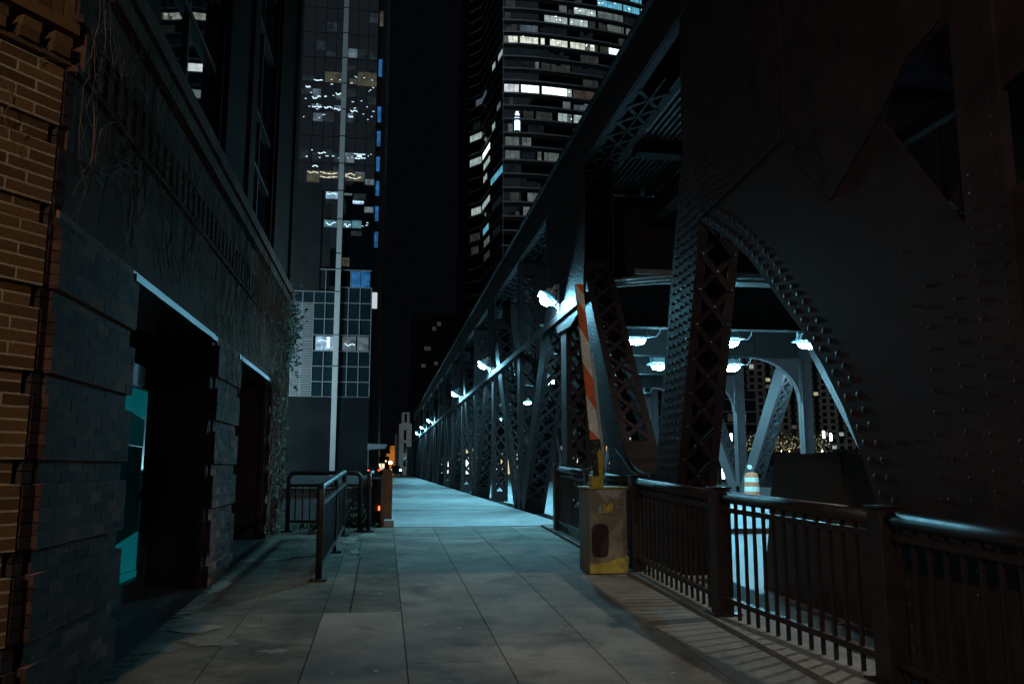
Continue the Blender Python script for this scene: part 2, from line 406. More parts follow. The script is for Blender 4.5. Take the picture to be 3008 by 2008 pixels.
# stiffening flange that follows the arch
m = MB()
for (a, b), (c, d2) in zip(arch[:-1], arch[1:]):
    m.bar((XT+.10,a,b), (XT+.10,c,d2), .2, .014, Vector((0, b-d2, c-a)))
    m.bar((XT+.39,a,b), (XT+.39,c,d2), .2, .014, Vector((0, b-d2, c-a)))
m.build('arch_flange', M['steel'], BR)
pts, pts2 = [], []
def along(poly, off, pitch, x, ph=0):
    out = []; acc = ph
    for (a, b), (c, d2) in zip(poly[:-1], poly[1:]):
        v = Vector((c-a, d2-b)); L = v.length; v.normalize(); nn = Vector((v.y, -v.x)) if off > 0 else Vector((-v.y, v.x))
        while acc < L: out.append((x, a + v.x*acc + nn.x*abs(off), b + v.y*acc + nn.y*abs(off))); acc += pitch
        acc -= L
    return out
rivets('arch_bolts', along(arch, .07, .125, XT) + along(arch, .20, .125, XT, .06), (-1,0,0), .026, gA, h=.0055)
g0 = [(8.24,3.66),(6.31,3.78),(6.25,4.3),(6.4,6.19),(8.64,6.19),(8.69,4.75)]
o = plate('gusset_plate', g0, XT-.014, XT-.001); rivets('rivets', field(g0, .092, .12, XT-.014, .005, .93), (-1,0,0), .018, o)
g1 = [(5.64,3.02),(4.97,3.385),(4.66,3.64),(4.3,3.72),(4.3,4.9),(6.2,4.9),(6.22,3.6)]
o = plate('gusset_plate', g1, XT-.012, XT-.001); rivets('rivets', field(g1, .16, -.5, XT-.012, .02, .7), (-1,0,0), .014, o)
pts = []
for z in range(70):
    for yy in (3.92, 4.13): pts.append((XT-.025, yy, -.2 + z*.105 + (.05 if yy > 4 else 0)))
    for yy in (4.36, 4.62): pts.append((XT, yy, -.2 + z*.13)) if not 2.2 < -.2+z*.13 < 3.8 else None
    for yy in (3.3, 2.6): pts.append((XT, yy, -.2 + z*.13))
pts = [p for p in pts if p[2] < 6.9]
for i in range(150):
    y, z = random.uniform(4.3, 7.6), random.uniform(-.1, 6.8)
    if inside((y,z), webA) and not inside((y,z), g0) and edgedist((y,z), webA) > .3 and (z > 4.9 or y < 5.3): pts.append((XT, round(y/.28)*.28 + (.07 if int(z*9) % 2 else 0), round(z/.12)*.12))
rivets('rivets', pts, (-1,0,0), .013, gA, h=.0045)
# braces seen through the opening in the plate
member('brace', (5.0,3.0), (3.2,.9), .3, xw=.3, x0=XT+.6, lace=0)
member('brace', (5.6,4.4), (3.6,2.2), .3, xw=.3, x0=XT+.9, lace=0)
# --- top chord, one length per panel
cy = [-2.5, 4.8, 10.05] + [15.3 + P5*k for k in range(16)]
for i in range(len(cy)-1):
    y0, y1 = cy[i]+.004, cy[i+1]-.004
    m = MB(); m.box(XT-.03, XT-.005, y0, y1, ZT0, ZT1-.002); m.box(XT+.60, XT+.625, y0, y1, ZT0, ZT1-.002)
    m.box(XT-.10, XT+.70, y0, y1, ZT1, ZT1+.03); m.box(XT-.004, XT+.11, y0, y1, ZT0-.012, ZT0); m.box(XT+.49, XT+.599, y0, y1, ZT0-.012, ZT0)
    ch = m.build('top_chord', M['steel'], BR)
    lm = MB(); k = 8 if y0 < 40 else 4; st = (y1-y0-.9)/k
    if y0 > 9:
        for j in range(k):
            a = y0+.45+j*st
            lm.bar((XT+.08,a,ZT0-.018), (XT+.52,a+st,ZT0-.018), .07, .01, (0,0,1)); lm.bar((XT+.52,a,ZT0-.029), (XT+.08,a+st,ZT0-.029), .07, .01, (0,0,1))
        lm.box(XT+.285, XT+.315, y0, y1, ZT0-.05, ZT0-.036)
        lm.build('lacing', M['steel'], ch, kind='stuff')
    if 9 < y0 < 60:
        pts = []
        pitch = .12 if y0 < 30 else .18
        yy = y0+.05
        while yy < y1-.04:
            for q, z in enumerate((6.30, 6.40, 6.70, 6.80)): pts.append((XT-.03, yy+(q % 2)*pitch/2, z))
            if (yy*7) % 10.5 < 5: pts.append((XT-.03, yy, 6.55))
            yy += pitch
        rivets('rivets', pts, (-1,0,0), .0155, ch)
# --- web members of the near truss
near_d = member('diagonal', (13.95,4.35), (11.35,.72), .66, near=True, lace=.42, riv=.10, solid=.2, rows=5, rr=.0195)
apex = [(12.0,.70),(11.95,1.4),(11.45,1.5),(10.2,1.42),(10.05,.92),(10.55,.78),(11.0,.60)]
o = plate('gusset_plate', [(12.3,-.1),(12.2,.95),(11.75,1.3),(10.95,.98),(10.2,.95),(9.95,.35),(10.3,-.1)], XT-.018, XT-.001)
rivets('rivets', field([(12.3,-.1),(12.2,.95),(11.75,1.3),(10.95,.98),(10.2,.95),(9.95,.35),(10.3,-.1)], .12, .3, XT-.018, .01, .95), (-1,0,0), .016, o)
m = MB()     # curved pan that closes the foot of the V
prof = [(11.42,1.40),(11.15,1.16),(10.9,1.02),(10.6,.95),(10.2,.96)]
for (a,b),(c,d2) in zip(prof[:-1], prof[1:]): m.bar((XT+.24,a,b),(XT+.24,c,d2), .47, .016, Vector((0, b-d2, c-a)))
m.build('foot_pan', M['steel'], BR)
for k, y in enumerate(TOP):
    far = y > 40
    gp = [(y-1.95,6.19),(y+1.45,6.19),(y+1.45,5.1),(y+.95,4.1),(y+.35,3.6),(y-.75,3.55),(y-1.75,3.75),(y-1.92,4.6)] if k == 0 else [(y-.75,6.19),(y+1.0,6.19),(y+.95,5.0),(y+.45,4.3),(y-.5,4.3),(y-.8,5.2)]
    o = plate('gusset_plate', gp)
    if y < 60: rivets('rivets', field(gp, .125 if k == 0 else .16, .35, XT-.022, .03 if k == 0 else .02, .86), (-1,0,0), .0195, o)
    plate('gusset_plate', gp, XT+XW-.02, XT+XW+.002)
    # post under the upper panel point
    member('post', (y, 0), (y, 5.6), .42, near=(k == 0), lace=.46, riv=.13 if y < 40 else 0, rows=3, solid=.3, xw=.46, x0=XT+.02)
    if k > 0: member('diagonal', (y-.35, 5.4), (y-4.75, .12), .52, near=(k == 1), lace=.46, riv=.14 if y < 40 else 0, rows=3, solid=.5)
    if k < 8 and y+P5 < 96: member('diagonal', (y+.35, 5.4), (y+4.72, .12), .52, near=(k == 0), lace=.46, riv=.14 if y < 40 else 0, rows=3, solid=.5)
for k, y in enumerate(BOT):
    if y > 96: break
    member('post', (y, 0), (y, 6.15), .36, near=(k == 0), lace=.46, riv=.14 if y < 40 else 0, rows=3, solid=.3, xw=.52, x0=XT)
# longitudinal strut that carries the footway floodlights
for k in range(8):
    a = 13.35+10.5*k; b = min(97, a+10.49)
    m = MB(); m.box(XT-.07, XT-.055, a, b, 3.80, 3.92); m.box(XT-.068, XT+.03, a, b, 3.92, 3.935)
    m.build('strut', M['steel'], BR)
# --- overhead deck: cross girders, stringers, corrugated sheets
for k in range(-1, 16):
    y = 15.3 + P5*k
    m = MB(); m.box(XT+.53, 13.58, y-.015, y+.015, 4.63, 6.2); m.box(XT+.53, 13.58, y-.17, y+.17, 4.60, 4.629); m.box(XT+.53, 13.58, y-.17, y+.17, 6.2, 6.23)
    x = 4.6
    while x < 13.4: m.box(x-.05, x+.05, y-.06, y-.016, 4.63, 6.19); x += 1.5
    m.build('cross_girder', M['steel'], BR)
    for x in (5.1, 7.0, 9.9, 11.8):
        B(x-.12, x+.12, y+.18, y+P5-.18, 5.72, 6.12).build('stringer', M['steel'], BR)
    for (xa, xb) in ((4.05, 6.4), (6.45, 10.5), (10.55, 13.1)):
        for (ya, yb) in ((.22, 2.5), (2.85, 5.05)):
            m = MB(); q = int((xb-xa)/.10) if y < 40 else int((xb-xa)/.4); st = (xb-xa)/q
            for i in range(q):
                x = xa + i*st
                m.add([(x,y+ya,6.36),(x+st*.4,y+ya,6.36),(x+st*.5,y+ya,6.42),(x+st*.9,y+ya,6.42),(x+st,y+ya,6.36),
                       (x,y+yb,6.36),(x+st*.4,y+yb,6.36),(x+st*.5,y+yb,6.42),(x+st*.9,y+yb,6.42),(x+st,y+yb,6.36)], [(j,j+1,j+6,j+5) for j in range(4)])
            m.build('deck_sheet', M['corr'], BR)
    B(4.0, 13.2, y+2.53, y+2.82, 6.13, 6.5).build('tie_beam', M['steel'], BR)
# --- far truss
XF = 13.6
for k in range(7):
    y = 15.3+10.5*k
    B(XF-.02, XF+.52, y-5.25, y+5.24, 6.2, 6.9).build('top_chord', M['steel_far_lit'], BR)
    member('diagonal', (y-.4, 5.6), (y-4.85, .1), .62, x0=XF, mat='steel_far_lit', lace=.5, riv=.2 if y < 50 else 0, rows=3, rr=.02)
    member('diagonal', (y+.4, 5.6), (y+4.85, .1), .62, x0=XF, mat='steel_far_lit', lace=.5, riv=.2 if y < 50 else 0, rows=3, rr=.02)
    for yy in (y, y+P5):
        m = MB(); m.box(XF-.02, XF+.0, yy-.17, yy-.01, -.05, 6.2); m.box(XF-.02, XF+.0, yy+.01, yy+.17, -.05, 6.2); m.box(XF-.001, XF+.4, yy-.012, yy+.012, -.05, 6.2)
        m.build('post', M['steel_far_lit'], BR)
        m = MB(); pr = [(XF-1.75+1.7*math.sin(a*math.pi/16), 4.60-1.45*(1-math.cos(a*math.pi/16))) for a in range(9)]
        pr2 = [(a, b) for a, b in pr]
        m.prism(pr2 + [(XF-.03, 4.62)], 'y', yy-.012, yy+.012)
        for (a,b),(c,d2) in zip(pr[:-1], pr[1:]): m.bar((a,yy,b),(c,yy,d2), .24, .016, Vector((b-d2, 0, c-a)))
        m.build('knee_bracket', M['steel_far_lit'], BR)
B(XF-.02, XF+.5, 10, 96, -.06, .3).build('bottom_chord', M['steel_far_lit'], BR)
# conduits that sag under the first girder
for q in range(3):
    pts = [(3.9+ i*.55, 14.9 - q*.05, 4.36 + .22*math.sin(min(1,i/5)*math.pi*.5) + q*.055 - .02*i*(i > 6)) for i in range(14)]
    MB().tube(pts, .028, 6).build('conduit', M['cable'], BR, smooth=True)
B(4.6, 13.2, 14.78, 14.84, 4.63, 4.72).build('conduit_tray', M['cable'], BR)

# guard wall of steel plates between truss and carriageway
GW = thing('guard_wall', 'waist high dark rusty steel plate guard wall behind the railing', 'wall', (4.3, 7, -.4))
gp = [(9.25,-.36),(9.05,.3),(8.98,.7),(8.86,.95),(8.83,1.14),(7.45,1.155),(7.45,-.42)]
MB().prism(gp, 'x', 4.3, 4.33).build('plate', M['guard'], GW)
MB().prism([(7.44,-.42),(7.44,1.158),(4.9,1.162),(4.9,-.5)], 'x', 4.31, 4.345).build('plate', M['guard'], GW)
MB().prism([(4.89,-.5),(4.89,1.162),(0,1.162),(0,-.65)], 'x', 4.3, 4.33).build('plate', M['guard'], GW)
B(4.27, 4.40, 7.46, 8.84, 1.146, 1.17).build('capping', M['guard'], GW); B(4.27, 4.40, 0, 7.44, 1.164, 1.188).build('capping', M['guard'], GW)
rivets('rivets', [(4.3, 7.6+.2*i, 1.08) for i in range(6)] + [(4.31, 5.1+.25*i, 1.08) for i in range(9)] + [(4.3, 8.75, .2+.2*i) for i in range(4)], (-1,0,0), .018, GW)

# ------------------------------------------------------------------ floodlights
def flood_mesh():
    h = MB(); b = [(-.21,-.13),(.21,-.13),(.21,.13),(-.21,.13)]
    vs = [(x,y,0) for x,y in b] + [(x*.8,y*.75,.13) for x,y in b]
    h.add(vs, [(4,5,6,7),(0,1,5,4),(1,2,6,5),(2,3,7,6),(3,0,4,7)])
    for i in range(5): h.box(-.15+i*.07, -.135+i*.07, -.09, .09, .13, .16)
    rim = MB(); rim.box(-.25,.25,-.18,-.131,-.012,.012); rim.box(-.25,.25,.131,.18,-.012,.012); rim.box(-.23,-.211,-.13,.13,-.012,.012); rim.box(.211,.23,-.13,.13,-.012,.012)
    def bowl(dep):
        m = MB(); n = 16
        for rr, zz in ((.97,-.004),(.95,-.35*dep),(.80,-.75*dep),(.45,-.97*dep)):
            for q in range(n):
                a = 2*math.pi*(q+.5)/n; c, s_ = math.cos(a), math.sin(a)
                m.v.append((.20*rr*math.copysign(abs(c)**.6, c), .125*rr*math.copysign(abs(s_)**.6, s_), zz))
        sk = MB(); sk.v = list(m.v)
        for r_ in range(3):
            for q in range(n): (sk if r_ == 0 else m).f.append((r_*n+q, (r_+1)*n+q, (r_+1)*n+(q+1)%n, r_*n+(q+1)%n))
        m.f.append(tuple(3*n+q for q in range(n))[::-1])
        for q in range(n):      # flared glowing brim, part of the imitated halo
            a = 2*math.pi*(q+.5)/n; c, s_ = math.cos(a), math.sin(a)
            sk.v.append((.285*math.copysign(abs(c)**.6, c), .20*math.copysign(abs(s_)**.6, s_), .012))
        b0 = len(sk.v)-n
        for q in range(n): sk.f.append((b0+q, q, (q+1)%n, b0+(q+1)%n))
        return m, sk
    (l, sk1), (lf, sk2) = bowl(.15), bowl(.13)
    global SK1, SK2
    SK1, SK2 = sk1.mesh('halo_skirt', M['skirt']), sk2.mesh('halo_skirt', M['skirt'])
    br = MB(); br.bar((-.22,0,.03),(-.22,0,.25),.05,.008,(1,0,0)); br.bar((.22,0,.03),(.22,0,.25),.05,.008,(1,0,0)); br.bar((-.22,0,.25),(.22,0,.25),.05,.008,(0,0,1))
    return h.mesh('housing', M['alum']), rim.mesh('rim', M['alum']), l.mesh('lens', M['lens']), MB().add([(x*.97,y*.97,-.004) for x,y in b], [(3,2,1,0)]).mesh('lens', M['lens_n']), br.mesh('bracket', M['alum']), lf.mesh('lens', M['lens_f'])
FH, FR, FL, FLN, FB, FLF = flood_mesh()
cab = MB().tube([(.2,0,.1),(.30,.0,.02),(.42,0,.02),(.50,0,.12),(.53,0,.32)], .011, 6).mesh('cable', M['cable'])
def flood(loc, rot, label, group, neutral=False, flat=False, sc=1.0):
    t = thing('floodlight', label, 'floodlight', (0,0,0), group)
    for nm, me in (('housing',FH),('rim',FR),('lens',FLN if neutral else FLF if flat else FL),('bracket',FB),('cable',cab),('halo_skirt', SK2 if flat else SK1)):
        o = bpy.data.objects.new(nm, me); COL.objects.link(o); o.parent = t
    t.location = loc; t.rotation_euler = rot; t.scale = (sc,)*3
    return t
ORD = ['nearest', 'second', 'third', 'fourth', 'fifth', 'sixth', 'seventh']
n_ = 0
for k, y in enumerate(TOP):
    if k == 3 or y > 80: continue
    lab = ['bright floodlight beside the raised barrier arm, largest of the row along the footway', 'second floodlight from the barrier arm along the footway truss',
           'third floodlight from the barrier arm along the footway truss', 'fourth floodlight along the footway truss, first of the three far ones',
           'fifth floodlight along the footway truss, middle of the three far ones', 'sixth floodlight along the footway truss, farthest and smallest in the row'][n_]
    n_ += 1
    t = flood((3.02, y+.05, 4.22), Vector((-.55,.02,-.83)).to_track_quat('-Z','Y').to_euler(), lab, 'footway floodlights', flat=True)
    m = MB(); m.tube([(XT-.06, y+.05, 3.93),(XT-.06, y+.05, 4.5)], .022, 6); m.tube([(XT-.06, y+.05, 4.42),(3.14, y+.05, 4.40)], .016, 6)
    m.tube([(XT-.06,y-.1,3.94),(XT-.2,y-.05,4.1),(XT-.12,y+.0,4.3)], .01, 5)
    o = m.build('mounting_post', M['alum'], BR)
DL = [(6.4,20.6,'left lamp under the second cross girder beside the laced end post'),(8.95,20.6,'middle lamp under the second cross girder, right of the laced end post'),
      (11.15,20.6,'right lamp under the second cross girder, against the arched plate'),(8.8,25.9,'left lamp under the third cross girder, between the two near posts'),
      (11.3,25.9,'right lamp under the third cross girder, right of the laced end post'),(11.35,36.4,'small lamp low between the V braces, above the lit sign'),
      (7.1,41.6,'small lamp seen through the truss right of the second post'),(6.4,46.8,'small lamp seen through the truss lattice far along the carriageway'),
      (8.6,31.1,'lamp under the fourth cross girder behind the V braces'),(6.2,31.1,'lamp under the fourth cross girder behind the striped barrier arm'),
      (8.2,57.3,'tiny lamp far along the carriageway behind the lattice'),(6.0,67.8,'tiniest lamp far along the carriageway behind the lattice')]
for x, y, lab in DL:
    flood((x, y+.05, 4.36), (R(random.uniform(-6,6)), 0, R(random.uniform(-8,8))), lab, 'carriageway floodlights', sc=1.3)
B(6.30, 6.42, 7.5, 10.0, 5.02, 5.2).build('lamp_outrigger', M['steel'], BR)
flood((6.35, 7.62, 4.9), Vector((-.55,-.12,-.82)).to_track_quat('-Z','Y').to_euler(), 'floodlight over the carriageway hidden behind the big riveted plate', 'carriageway floodlights', neutral=True, sc=.6)
flood((14.0, 26.4, 4.1), (R(-20), R(50), R(20)), 'tilted floodlight on the far truss at the top of a pale diagonal', 'carriageway floodlights')

# ------------------------------------------------------------------ railing along the kerb
RL = thing('railing', 'long dark brown railing with thick tubular top rail along the kerb, right', 'railing', (2.88, 8, ground(8)))
PST = [(2.88,13.79),(2.88,11.62),(2.885,9.44),(2.89,7.02),(3.12,4.94),(3.16,2.7),(3.18,.3)]
bal = B(-.0115,.0115,-.0115,.0115,-.93,0).mesh('baluster', M['rail'])
spc = B(-.012,.012,-.012,.012,-.036,0).mesh('spacer', M['rail'])
for i, (x, y) in enumerate(PST):
    z = ground(y); w = .075
    m = MB().box(x-w, x+w, y-w, y+w, z, z+1.08)
    p = m.build('post', M['rail'], RL, bevel=.008)
    MB().box(x-w-.012, x+w+.012, y-w-.012, y+w+.012, z+1.082, z+1.1).build('cap', M['rail'], p, bevel=.004)
    MB().box(x-w-.05, x+w+.05, y-w-.05, y+w+.05, z+.03, z+.05).build('base_plate', M['rail'], p)
for (xa, ya), (xb, yb) in zip(PST[:-1], PST[1:]):
    a, b = Vector((xa, ya, ground(ya))), Vector((xb, yb, ground(yb))); d = (b-a); L = d.length; d.normalize(); a2, b2 = a + d*.076, b - d*.076
    U = Vector((0,0,1)); side = d.cross(U).normalized()
    MB().tube([a2+U*1.02, b2+U*1.02], .05, 14).build('top_rail', M['rail'], RL, smooth=True)
    MB().bar(a2+U*.915, b2+U*.915, .05, .04, U).build('middle_rail', M['rail'], RL)
    MB().bar(a2+U*.17, b2+U*.17, .06, .04, U).build('bottom_rail', M['rail'], RL)
    k = int(L/.135); ang = math.atan2(d.y, d.x)
    for j in range(1, k):
        p = a + d*(L*j/k)
        inst('baluster', bal, RL, p + U*.90, (0,0,ang)); inst('spacer', spc, RL, p + U*.972, (0,0,ang))

# ------------------------------------------------------------------ barrier gate
GT = thing('barrier_gate', 'battered khaki barrier cabinet with raised orange and white striped arm', 'barrier', (2.53, 9.6, -.16))
gz = ground(9.5)
MB().box(2.31, 2.755, 9.37, 9.86, gz+.0, gz+.945).build('cabinet', M['gatebox'], GT, bevel=.012)
MB().prism([(2.311,gz+.012),(2.754,gz+.012),(2.754,gz+.205),(2.70,gz+.175),(2.66,gz+.19),(2.60,gz+.16),(2.52,gz+.125),(2.42,gz+.12),(2.311,gz+.115)], 'y', 9.366, 9.369).build('base_band', M['yellow'], GT)
MB().box(2.295, 2.77, 9.355, 9.875, gz+.946, gz+.966).build('lid', M['yellow'], GT, bevel=.006)
MB().prism([(2.40,gz+.935),(2.70,gz+.935),(2.66,gz+.85),(2.60,gz+.83),(2.56,gz+.86),(2.53,gz+.79),(2.49,gz+.80),(2.45,gz+.87)], 'y', 9.3665, 9.369).build('bare_patch', M['bare'], GT)
MB().prism([(2.42,gz+.74),(2.46,gz+.78),(2.47,gz+.68),(2.43,gz+.66)], 'y', 9.3665, 9.369).build('bare_patch', M['bare'], GT)
hp = MB().box(2.475, 2.585, 9.352, 9.369, gz+.67, gz+.785).build('lock_plate', M['yellow'], GT, bevel=.003)
MB().tube([(2.53,9.352,gz+.725),(2.53,9.325,gz+.725)], .03, 12).build('lock_knob', M['yellow'], hp, smooth=False)
MB().box(2.49, 2.55, 9.355, 9.369, gz+.56, gz+.575).build('handle', M['gatebox'], GT)
sp = []
for i in range(40):
    a = 2*math.pi*i/40; ca, sa = math.cos(a), math.sin(a)
    sp.append((2.435 + .098*math.copysign(abs(ca)**.45, ca) + random.uniform(-.004,.004), gz+.37 + .185*math.copysign(abs(sa)**.5, sa) + random.uniform(-.005,.005)))
MB().prism(sp, 'y', 9.3668, 9.3692).build('overpaint_patch', M['spray'], GT)
for q in range(6): MB().dome((2.725, 9.369, gz+.2+q*.13), (0,-1,0), .009).build('screw', M['bare'], GT)
MB().box(2.37, 2.51, 9.46, 9.62, gz+.966, gz+1.10).build('arm_bracket', M['yellow'], GT, bevel=.006)
MB().prism([(2.46,gz+1.02),(2.50,gz+1.02),(2.505,gz+1.33),(2.465,gz+1.40),(2.44,gz+1.36)], 'y', 9.44, 9.458).build('arm_plate', M['yellow'], GT)
MB().tube([(2.33,9.5,gz+1.0),(2.40,9.5,gz+1.0)], .025, 10).build('pivot_bolt', M['bare'], GT)
ax = Vector((-.165, 0, 1.83)).normalized(); wx = Vector((1,0,0)) - ax*ax.x; wx.normalize()
O = Vector((2.415, 9.46, 1.35))
AR = MB().bar(O + Vector((0,.05,0)), O + ax*1.8 + Vector((0,.05,0)), .06, .025, (0,1,0)).build('arm', M['alum'], GT)
st = [(0,.02,'orange'),(.02,.42,'white'),(.42,.80,'orange'),(.80,1.22,'white'),(1.22,1.57,'orange'),(1.57,1.80,'white'),(1.80,1.88,'orange')]
LT = 1.84
for t0, t1, c in st:
    def pt(t, s):
        t += -s*.9*.055*2 if 0 < t < 1.85 else 0
        w = .052 - .006*t/LT
        return O + ax*min(max(t, 0), LT) + wx*(s*w)
    a, b, c2, d2 = pt(t0,-1), pt(t0,1), pt(t1,1), pt(t1,-1)
    dy = Vector((0,.035,0))
    MB().add([a,b,c2,d2,a+dy,b+dy,c2+dy,d2+dy], [(0,1,2,3),(7,6,5,4),(0,4,5,1),(1,5,6,2),(2,6,7,3),(3,7,4,0)]).build('stripe', M[c], AR)
MB().add([O - wx*.06 - ax*.42, O + wx*.075 - ax*.42, O + wx*.06, O - wx*.055] + [v + Vector((0,.05,0)) for v in (O - wx*.06 - ax*.42, O + wx*.075 - ax*.42, O + wx*.06, O - wx*.055)],
         [(0,1,2,3),(7,6,5,4),(0,4,5,1),(1,5,6,2),(2,6,7,3),(3,7,4,0)]).build('counterweight_bag', M['rubber'], AR)
MB().bar(O + wx*.085 - ax*.35 + Vector((0,.06,0)), O + wx*.075 + ax*1.0 + Vector((0,.06,0)), .045, .03, (0,1,0)).build('support_channel', M['alum'], AR)
for q in range(5):
    p = O + wx*random.uniform(-.03,.04) - ax*(.05+q*.06) - Vector((0,.003,0)); MB().bar(p - wx*.035 + ax*.03*(-1)**q, p + wx*.035, .004, .003, (0,1,0)).build('strap', M['cable'], AR)

# ------------------------------------------------------------------ handrails on the left
def hoop(name, label, pts, tube_r, mat, rails, nb, ends=(0,1)):
    """tubular hoop railing between two points: pts = (x0,y0),(x1,y1)"""
    (x0,y0),(x1,y1) = pts; a, b = Vector((x0,y0,ground(y0))), Vector((x1,y1,ground(y1)))
    t = thing(name, label, 'handrail', a); d = (b-a); L = d.length; dn = d.normalized(); U = Vector((0,0,1)); H, r = rails[0], .10
    path = [a, a+U*(H-r)] + [a + U*(H-r+r*math.sin(q*math.pi/10)) + dn*(r-r*math.cos(q*math.pi/10)) for q in range(1,5)] + [a+U*H+dn*r, b+U*H-dn*r]
    path += [b + U*(H-r+r*math.cos(q*math.pi/10)) - dn*(r-r*math.sin(q*math.pi/10)) for q in range(1,5)] + [b+U*(H-r), b]
    MB().tube(path, tube_r, 12).build('top_rail', M[mat], t, smooth=True)
    for e in ends:
        p = (a, b)[e]; MB().box(p.x-.09, p.x+.09, p.y-.09, p.y+.09, p.z-.0, p.z+.022).build('base_plate', M[mat], t)
    for h in rails[1:]: MB().bar(a+U*h+dn*tube_r, b+U*h-dn*tube_r, .05, .045, U).build('lower_rail', M[mat], t)
    bm = B(-.01,.01,-.01,.01,0,rails[1]-rails[2]).mesh('baluster', M[mat]); ang = math.atan2(dn.y, dn.x)
    for j in range(1, nb): inst('baluster', bm, t, a + dn*(L*j/nb) + U*rails[2], (0,0,ang))
    return t, a, b, dn
hoop('handrail', 'dark tubular handrail crossing the ramp end in front of the glass tower', ((-1.52,14.22),(-.36,14.15)), .036, 'rail', (.94,.74,.16), 10)
hoop('handrail', 'dark tubular handrail seen edge on beside the rusty post', ((-.22,14.05),(-.20,16.4)), .036, 'rail', (.93,.74,.16), 14)
t, a, b, dn = hoop('handrail', 'nearest dark ramp handrail with shining top tube standing on the sidewalk', ((-.655,9.34),(-.60,13.5)), .036, 'rail', (.985,.80,.14), 38)
U = Vector((0,0,1)); p = a + dn*2.24; MB().box(p.x-.03,p.x+.03,p.y-.03,p.y+.03,p.z,p.z+.95).build('post', M['rail'], t); MB().box(p.x-.1,p.x+.1,p.y-.1,p.y+.1,p.z,p.z+.022).build('base_plate', M['rail'], t)

# rusty end post, dark end box, small red lamp
RP = thing('end_post', 'rusty brown boxed steel post where the bridge footway begins', 'post', (.08,15.2,.02))
MB().box(-.012, .168, 15.12, 15.30, .012, .99).build('shaft', M['rust'], RP, bevel=.006); MB().box(-.02,.176,15.11,15.31,.991,1.01).build('cap', M['rust'], RP)
for z in (.14, .86): MB().dome((.08,15.12,z), (0,-1,0), .022).build('bolt', M['rust'], RP)
MB().box(-.04,.2,15.09,15.33,.0,.012).build('foot', M['rust'], RP)
BX = thing('machinery_housing', 'black steel housing between the handrail and the rusty post', 'housing', (-.12,15.6,0))
MB().box(-.17,-.03,15.45,17.5,-.3,.80).build('side', M['black'], BX); MB().box(-.19,-.02,15.43,17.52,.801,.83).build('lid', M['rail'], BX)
RD = thing('marker_lamp', 'small glowing red marker lamp in front of the black housing', 'lamp', (-.06,15.4,.3))
M['red'] = emit('red_lamp', (1,.10,.03), 5); MB().box(-.075,-.045,15.40,15.43,.27,.345).build('lens', M['red'], RD); MB().box(-.085,-.035,15.41,15.45,.235,.268).build('mount', M['black'], RD)

# far footway rail of the bridge, beyond the rusty post
FR_ = thing('bridge_railing', 'bridge footway railing running away behind the rusty post', 'railing', (.1,20,0))
for q in range(30):
    y = 16.6+q*2.7; MB().box(.06,.14,y-.04,y+.04,.12,.95).build('post', M['rail'], FR_)
for z in (.95,.5,.25): MB().tube([(.1,16.5,z),(.1,96.8,z)], .03 if z > .9 else .018, 6).build('rail', M['rail'], FR_)
FF = thing('far_railing', 'thin railing on the far side of the carriageway behind the pale truss', 'railing', (17.3,40,0))
for q in range(28):
    MB().box(17.26,17.34,14.8+q*3-.04,14.8+q*3+.04,.02,1.05).build('post', M['rail'], FF)
for z in (1.05,.15): MB().tube([(17.3,14.7,z),(17.3,96.8,z)], .035, 6).build('rail', M['rail'], FF)
bm = B(-.012,.012,-.012,.012,0,.9).mesh('baluster', M['rail'])
for q in range(290): inst('baluster', bm, FF, (17.3, 14.95+q*.15, .15))

# ------------------------------------------------------------------ brick building on the left
BD = thing('brick_building', 'low vine covered brick building with two deep doorways along the sidewalk', 'building', (-1.75, 9, -.3))
BA, CR = .455, .065          # band height and course height
Z0 = -.295                   # a groove level; bands repeat every BA
un = Vector((-.566,-.824,0)); nn = Vector((.824,-.566,0))
def corner(z): return Vector((-1.785, 4.60 + .045*math.floor((z-Z0+.003)/BA)*BA, 0))
unit = MB().box(-.5,.5,-.5,.5,-.5,.5)
bmesh_o = unit.mesh('brick', M['brick_o']); bmesh_d = unit.mesh('brick', M['brick_d']); bmesh_c = unit.mesh('brick', M['brick_c'])
bricks = []                  # (priority, mesh key, centre, angle, (length, depth, height))
def courses(z0, z1):
    k = 0; z = Z0 - BA*2
    while z < z1:
        for c in range(7):
            zz = z + .006 + CR*c
            if zz+CR > z0 and zz+CR <= z1+.002: yield zz, c >= 5, c
        z += BA
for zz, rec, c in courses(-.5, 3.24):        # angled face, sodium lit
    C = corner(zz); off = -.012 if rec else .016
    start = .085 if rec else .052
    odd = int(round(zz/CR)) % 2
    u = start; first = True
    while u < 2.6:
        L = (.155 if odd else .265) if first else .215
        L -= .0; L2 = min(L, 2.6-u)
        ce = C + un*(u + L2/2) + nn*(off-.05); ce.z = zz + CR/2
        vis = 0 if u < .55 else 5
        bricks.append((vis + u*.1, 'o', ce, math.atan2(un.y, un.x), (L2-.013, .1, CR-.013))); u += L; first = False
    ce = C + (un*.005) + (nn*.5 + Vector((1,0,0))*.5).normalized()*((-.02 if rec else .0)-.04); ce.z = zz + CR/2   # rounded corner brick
    bricks.append((1, 'c', ce, math.atan2(un.y, un.x)*.5 + math.atan2(-1,0)*.5, (.075, .09, CR-.006)))
